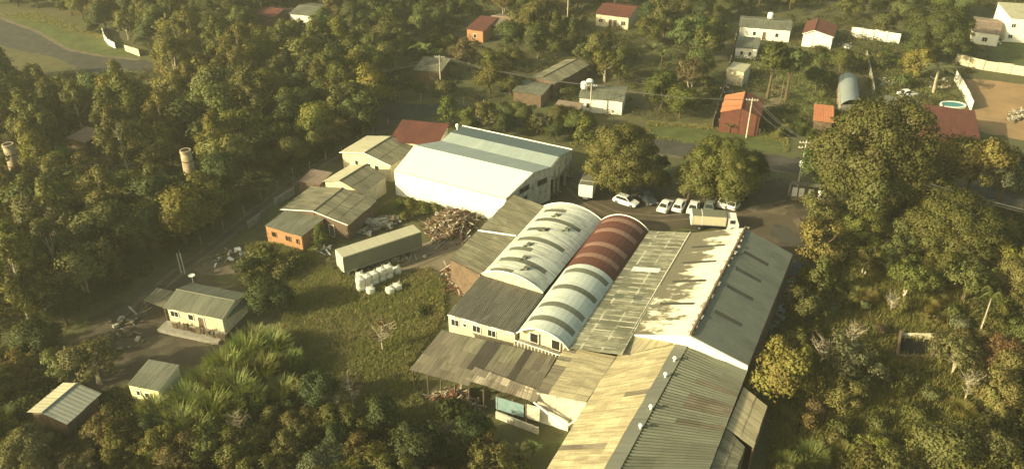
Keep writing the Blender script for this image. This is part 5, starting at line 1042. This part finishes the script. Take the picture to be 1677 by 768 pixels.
LIT = [P(235, 645, 1.8), P(250, 650, 1.5), P(465, 388, 1.6), P(445, 380, 1.8), P(304, 262, 6), P(300, 275, 4), P(14, 250, 6), P(80, 660, 3.2), P(556, 428, 2.5), P(552, 415, 3.5), P(600, 262, 3), P(570, 260, 3), P(545, 300, 2), P(575, 310, 2), P(490, 345, 3), P(530, 335, 3.2), P(1200, 165, 4.5), P(1185, 170, 4.5), P(1205, 125, 3), P(340, 528, 1.5), P(360, 532, 1.6), P(600, 460, 1), P(1390, 150, 3.4), P(1620, 170, 0), P(1640, 150, 0), P(640, 330, 2), P(700, 300, 4)]
def shades(x, y, h, r):
    for q in LIT:
        dx, dy = x - q[0], y - q[1]; al = dx * sv[0] / math.cos(SUN_EL) + dy * sv[1] / math.cos(SUN_EL); pe = abs(-dx * sv[1] + dy * sv[0]) / math.cos(SUN_EL)
        if al > 0 and pe < r * .9 and q[2] + max(0, al - r * .5) * math.tan(SUN_EL) < h: return True
    return False
def hides(x, y, h, r):
    if shades(x, y, h, r): return True
    for z in (h * .2, h * .35, h * .5, h * .65, h * .8, h * .95):
        u, v = proj((x, y, z))
        for dx in (-.7, 0, .7):
            uu = u + dx * r * scale_at(v)
            for q in VIEW:
                if inpoly((uu, v), q): return True
    return False
def wood(region, poly, step, mixk, where, hmul=1., tall=(5.5, 9.), n_max=400):
    """scatter separate trees inside a photographed stretch of wood"""
    pts = np.array([P(*q)[:2] for q in poly]); lo_, hi_ = pts.min(0), pts.max(0); cnt = 0; tries = int((hi_ - lo_).prod() / step ** 2 * 9)
    kinds, wts = zip(*[(k, w_) for k, w_ in mixk]); wts = np.array(wts) / sum(wts)
    for _ in range(tries):
        if cnt >= n_max: break
        x, y = rng.uniform(lo_, hi_)
        if not inpoly((x, y), pts): continue
        kind, pal = kinds[rng.choice(len(kinds), p=wts)]
        h = rng.uniform(*tall) * hmul * {'gum': 1.4, 'bush': .42, 'cane': .42, 'bare': .9, 'cone': 1., 'palm': .9, 'banana': .5}.get(kind, 1.); r = h / HR[kind] * rng.uniform(.85, 1.12)
        if any((x - a) ** 2 + (y - b) ** 2 < ((r + c) * .5 * step / 4) ** 2 for a, b, c in TREES): continue
        if not clear(x, y, min(1.6, r * .4)) or hides(x, y, h, r): continue
        u, v = proj((x, y, h * .5))
        if not (-60 < u < 1737 and -40 < v < 810): continue
        ws = where(u, v) if callable(where) else where
        lb = f'{WORD[pal]} {KW[kind][1]} {ws}'; plant(kind, x, y, h, r, pal, lb, f'{KW[kind][1]}s {ws}'[:60]); cnt += 1
    print('wood', region, cnt)
def w_left(u, v):
    if v < 215: return 'in the wood between the bend of the road and the chimneys' if u < 300 else 'in the wood above the chimneys'
    if v < 330: return 'in the wood around the kiln chimneys' if u < 320 else 'in the wood between chimney and dirt track'
    return 'in the wood edge left of the bare yard' if u < 200 else 'in the belt above the dirt track'
GL = [(('gum', 'olive'), 3), (('gum', 'yolive'), 1.4), (('broad', 'olive'), 2), (('broad', 'green'), 2), (('airy', 'yolive'), 1.5), (('airy', 'brown'), .8), (('broad', 'yolive'), 1.6), (('broad', 'deep'), 1), (('cone', 'olive'), .6), (('airy', 'olive'), 1.2)]
wood('left', [(-90, 130), (140, 145), (240, 135), (330, 120), (640, 112), (640, 190), (560, 245), (480, 285), (400, 345), (330, 398), (250, 450), (170, 500), (110, 540), (-100, 560)], 3.9, GL, 'left wood', 1., (7.5, 11.5), 290)
wood('topleft', [(-40, -22), (640, -22), (640, 105), (420, 118), (290, 108), (245, 88), (150, 30), (0, 12), (-40, 5)], 3.7, [(('broad', 'green'), 2), (('broad', 'olive'), 2), (('airy', 'brown'), 1), (('airy', 'olive'), 1.4), (('broad', 'deep'), 1.2), (('gum', 'olive'), 1.)], 'top left wood', 1., (6, 9.5), 150)
wood('top', [(640, -22), (1195, -22), (1190, 60), (1150, 205), (1060, 200), (960, 195), (760, 165), (650, 155)], 4.0, [(('broad', 'green'), 2), (('broad', 'olive'), 1.6), (('airy', 'brown'), 1), (('airy', 'olive'), 1.2), (('broad', 'deep'), .8), (('bush', 'olive'), 1.2), (('bush', 'green'), 1.2), (('cone', 'green'), .5)], 'gardens beyond the street', 1., (5, 8.5), 170)
wood('topright', [(1200, -22), (1700, -22), (1700, 20), (1600, 60), (1560, 95), (1480, 90), (1400, 45), (1200, 25)], 4.2, [(('broad', 'green'), 2), (('broad', 'olive'), 1.5), (('broad', 'deep'), 1), (('airy', 'olive'), 1)], 'top right gardens', .9, (6, 9), 45)
wood('gardens', [(1200, 90), (1560, 90), (1560, 180), (1330, 230), (1200, 235)], 4.6, [(('bush', 'green'), 2), (('bush', 'olive'), 2), (('broad', 'green'), 1.2), (('airy', 'olive'), .8), (('cane', 'green'), .7)], 'back gardens', .9, (5, 7.5), 46)
wood('right', [(1310, 345), (1420, 345), (1680, 300), (1760, 380), (1760, 470), (1560, 470), (1340, 480), (1335, 440)], 4.2, [(('broad', 'olive'), 2), (('airy', 'olive'), 1.6), (('airy', 'greyg'), 1.), (('bush', 'olive'), 1), (('broad', 'yolive'), 1.2)], 'right hand wood', .85, (4.5, 7.5), 26)
wood('scrub', [(1340, 480), (1600, 480), (1620, 720), (1480, 720), (1290, 860), (1250, 700), (1290, 560)], 5.0, [(('bush', 'olive'), 2.2), (('bush', 'yolive'), 2.4), (('airy', 'yolive'), 1.4), (('cane', 'yolive'), 2), (('bare', 'bare'), .5), (('bush', 'greyg'), 1.4), (('bush', 'brown'), .8)], 'right hand scrub', .9, (4., 6.2), 46)
wood('rightedge', [(1600, 480), (1760, 470), (1760, 860), (1290, 860), (1480, 720), (1620, 720)], 4.2, [(('broad', 'olive'), 2), (('airy', 'olive'), 1.6), (('airy', 'brown'), 1.), (('bush', 'olive'), 1.2), (('broad', 'yolive'), 1.4)], 'lower right thicket', .8, (4.5, 7.5), 36)
wood('lowerleft', [(-60, 570), (110, 600), (160, 650), (240, 660), (300, 690), (500, 640), (620, 700), (760, 720), (880, 790), (880, 900), (-60, 900)], 3.7, [(('broad', 'deep'), 1.2), (('broad', 'olive'), 1.2), (('airy', 'brown'), 1.3), (('airy', 'olive'), 2.), (('bush', 'green'), 1.5), (('bush', 'olive'), 1.5), (('bare', 'bare'), .4), (('cane', 'green'), .6)], 'lower left thicket', .8, (4.5, 7.), 95)
# every plant gets the nearest landmark of the photograph in its label
LMK = [(200, 70, 'broken white road wall'), (303, 270, 'tall kiln chimney'), (12, 250, 'left edge chimney'), (449, 230, 'short pale chimney top'), (135, 220, 'collapsed shack'), (55, 330, 'dark little shack'), (410, 365, 'concrete fence panel'), (465, 380, 'brick hut'), (590, 250, 'cream gabled house'), (680, 220, 'red roofed shed'), (165, 130, 'palm at the road bend'), (240, 110, 'road bend'),
       (330, 490, 'long low house'), (250, 620, 'yellow walled hut'), (100, 660, 'metal roofed hut'), (200, 530, 'dark bare yard'), (435, 22, 'brick red far roof'), (495, 18, 'far grey roof with white wall'), (395, 60, 'brown half hidden roof'), (775, 42, 'small bright red roof'), (700, 108, 'long mossy roof'), (905, 115, 'stepped mossy roofs'), (985, 150, 'grey green roofed house'), (1005, 22, 'red tiled porch house'), (929, 25, 'tall bright pole'),
       (1212, 185, 'orange roof house'), (1208, 115, 'tiny cream hut'), (1255, 45, 'long grey roofed house'), (1345, 50, 'white gabled house'), (1432, 62, 'white garden wall'), (1390, 145, 'arched canopy'), (1560, 175, 'swimming pool'), (1480, 175, 'flat grey roofed house'), (1620, 45, 'pinkish roofed house'), (1630, 115, 'sand lot wall'), (1310, 280, 'transformer pole'), (1565, 205, 'dark red barn'), (1120, 50, 'garden thicket at the top'), (850, 210, 'teal roof'), (1120, 240, 'open stretch of street'),
       (1260, 480, 'grey slope'), (1340, 390, 'forked pale trunk'), (1497, 570, 'ruined pit'), (1625, 500, 'tall palm'), (1283, 612, 'round tree by the sheds'), (1640, 650, 'yellow olive tree near the corner'), (1540, 740, 'tree at the lower edge'), (1450, 400, 'lone pale trunked tree'), (620, 405, 'trailer'), (445, 488, 'lone round dark tree'), (770, 660, 'open shed'), (400, 600, 'cane thicket'), (380, 730, 'pale bare tree'), (600, 760, 'meadow foot'), (1230, 740, 'side lean to'), (640, 20, 'wood at the top'), (560, 110, 'wood above the dirt track'), (100, 20, 'top left road verge'), (60, 140, 'near side of the top left road'), (200, 330, 'heart of the left wood'), (480, 150, 'wood above the short chimney'), (90, 430, 'lower left wood'), (30, 600, 'left edge thicket')]
def relabel():
    seen = {}
    for t, kind, pal, hand in PL:
        if hand: seen.setdefault(t['label'], []).append(t); continue
        h = t.scale[2] * VAR[kind][0][3]; u, v = proj((t.location.x, t.location.y, h * .55))
        q = min(LMK, key=lambda a: (a[0] - u) ** 2 + (1.5 * (a[1] - v)) ** 2); dx, dy = u - q[0], 1.5 * (v - q[1]); d = math.hypot(dx, dy)
        if q[2].startswith(('heart', 'wood', 'near side', 'lower', 'left edge thicket', 'open stretch', 'garden thicket')): rel = 'in the ' 
        elif abs(dx) > abs(dy): rel = 'right of the ' if dx > 0 else 'left of the '
        else: rel = 'in front of the ' if dy > 0 else 'behind the '
        w_ = {'high': 'high crowned tree', 'broad': 'round tree', 'airy': 'loose tree', 'gum': 'eucalyptus', 'giant': 'huge tree', 'bush': 'bush', 'cone': 'pointed tree', 'bare': 'leafless tree', 'cane': 'cane clump', 'banana': 'banana plant', 'palm': 'palm'}[kind]
        dist = ('just ' if d < 32 else '') if rel != 'in the ' else ''
        t['label'] = f'{WORD[pal]} {w_} {dist}{rel}{q[2]}'; seen.setdefault(t['label'], []).append(t); t['group'] = f'{w_}s near the {q[2]}'.replace('eucalyptuss', 'eucalyptus trees').replace('bushs', 'bushes')
    O = ['first', 'second', 'third', 'fourth', 'fifth', 'sixth', 'seventh', 'eighth', 'ninth', 'tenth', 'eleventh', 'twelfth', 'thirteenth', 'fourteenth', 'fifteenth', 'sixteenth', 'seventeenth', 'eighteenth', 'nineteenth', 'twentieth', 'twenty-first', 'twenty-second', 'twenty-third', 'twenty-fourth']
    for lb, ts in seen.items():
        if len(ts) == 1: continue
        ts.sort(key=lambda t: proj(tuple(t.location))[0])
        if len(ts) == 2:
            a, b = ts
            if abs(a.scale[2] - b.scale[2]) > .12 * a.scale[2]:
                if a.scale[2] > b.scale[2]: a['label'], b['label'] = 'taller ' + lb, 'shorter ' + lb
                else: a['label'], b['label'] = 'shorter ' + lb, 'taller ' + lb
            else: a['label'], b['label'] = 'leftmost ' + lb, 'rightmost ' + lb
        else:
            for k, t in enumerate(ts): t['label'] = f'{O[min(k, 23)]} {lb}, from the left'
    for lb, ts in seen.items():
        for t in ts:
            w_ = t['label'].split()
            if len(w_) > 16: t['label'] = ' '.join(x for x in w_ if x not in ('the',))
relabel()
print('plants', COUNT, sum(COUNT.values()))

# ------------------------------------------------------------------ meadow grass, undergrowth (stuff)
def tufts(name, label, polys, n, hgt, mat, wid=.05, clumpf=.35, blades=7, avoid=True):
    pts = []
    for poly in polys:
        w_ = np.array([P(*q)[:2] for q in poly]); lo_, hi_ = w_.min(0), w_.max(0); k = 0; goal = n // len(polys); tr = 0
        while k < goal and tr < goal * 8:
            tr += 1; p = rng.uniform(lo_, hi_)
            if inpoly(p, w_) and (not avoid or all(not inpoly(p, f) for f in FOOT)): pts.append(p); k += 1
    p = np.repeat(np.array(pts), blades, 0); m = len(p); hs = np.repeat(rng.uniform(.5, 1.2, len(pts)), blades)
    base = np.concatenate([p + rng.normal(0, clumpf * .6, (m, 2)), np.zeros((m, 1))], 1); a = rng.uniform(0, 6.28, m); o = np.stack([np.cos(a), np.sin(a), 0 * a], 1); s_ = np.stack([-np.sin(a), np.cos(a), 0 * a], 1) * wid
    tip = base + o * (hgt * rng.uniform(.2, .8, m))[:, None]; tip[:, 2] += hgt * hs * rng.uniform(.6, 1.1, m)
    mid = (base + tip) / 2; mid[:, 2] += hgt * .12
    V = np.stack([base - s_, base + s_, mid + s_ * .8, tip, mid - s_ * .8], 1).reshape(-1, 3); me = raw_mesh(name, V, 5, M[mat])
    o_ = bpy.data.objects.new(name, me); COL.objects.link(o_); tag(o_, label, kind='stuff')
meadow = [(395, 400), (500, 400), (560, 445), (700, 425), (728, 470), (725, 525), (670, 600), (690, 660), (760, 700), (620, 700), (480, 690), (470, 560), (440, 450)]
_f = FOOT.copy(); FOOT.pop([i for i, f in enumerate(FOOT) if len(f) == 12][0]) if any(len(f) == 12 for f in FOOT) else None
tufts('meadow_grass', 'rough green and straw coloured meadow grass beside the open shed', [meadow], 14000, .6, 'grass', .05)
tufts('verge_grass', 'grass along verges and gardens', [[(0, 25), (130, 55), (235, 85), (200, 70), (60, 20)], [(1060, 200), (1290, 215), (1290, 250), (1060, 225)], [(1200, 90), (1360, 80), (1360, 180), (1290, 200)], [(640, 330), (700, 330), (700, 350), (560, 385), (620, 345)], [(1420, 90), (1545, 110), (1545, 180), (1430, 150)]], 5000, .4, 'grass', .05)
tufts('scrub_grass', 'tall olive grass between the bushes of the right hand scrub', [[(1290, 430), (1680, 400), (1720, 800), (1260, 800)]], 20000, .9, 'scrub', .06, .5)
def undergrowth(name, label, polys, n, mat):
    C, Nn, Sz = [], [], []
    for poly in polys:
        w_ = np.array([P(*q)[:2] for q in poly]); lo_, hi_ = w_.min(0), w_.max(0); k = tr = 0
        while k < n // len(polys) and tr < n * 6:
            tr += 1; p = rng.uniform(lo_, hi_)
            if not inpoly(p, w_) or any(inpoly(p, f) for f in FOOT): continue
            k += 1; r = rng.uniform(.6, 1.7); q = 80; d = rng.normal(size=(q, 3)); d /= np.linalg.norm(d, axis=1)[:, None]; d[:, 2] = abs(d[:, 2])
            C.append(np.array([p[0], p[1], 0]) + d * r * (1 + .15 * rng.normal(size=(q, 1)))); nn = d + rng.normal(size=(q, 3)) * .5; Nn.append(nn / np.linalg.norm(nn, axis=1)[:, None]); Sz.append(.21 * rng.uniform(.6, 1.3, q))
    V = leaf_quads(np.concatenate(C), np.concatenate(Nn), np.concatenate(Sz), 1.6); me = raw_mesh(name, V, 4, M[mat]); o_ = bpy.data.objects.new(name, me); COL.objects.link(o_); tag(o_, label, kind='stuff')
undergrowth('undergrowth', 'low leafy undergrowth filling the gaps beneath the trees', [[(-90, 130), (640, 110), (640, 190), (400, 345), (170, 500), (-100, 560)], [(100, -40), (640, -40), (640, 105), (250, 90)], [(640, -40), (1195, -40), (1150, 205), (650, 155)], [(1200, -40), (1700, -40), (1560, 200), (1200, 225)], [(1310, 345), (1680, 300), (1740, 430), (1560, 420), (1340, 440)], [(1600, 500), (1740, 430), (1760, 860), (1450, 860), (1600, 700)], [(-60, 570), (300, 690), (620, 700), (880, 800), (880, 900), (-60, 900)]], 7000, 'brush')
FOOT = _f
# ------------------------------------------------------------------ haze
hm = bpy.data.materials.new('evening haze'); hm.use_nodes = True; ht = hm.node_tree; ht.nodes.clear()
ho = ht.nodes.new('ShaderNodeOutputMaterial'); hv = ht.nodes.new('ShaderNodeVolumePrincipled'); ht.links.new(hv.outputs[0], ho.inputs['Volume'])
hv.inputs['Density'].default_value = .00036; hv.inputs['Color'].default_value = (.90, .93, .78, 1); hv.inputs['Anisotropy'].default_value = .2
tag(MB().box((0, 600, 34), (1900, 1900, 70)).build('haze', hm, loc=(0, 600, 34)), 'thin warm evening haze over the whole place', kind='stuff')
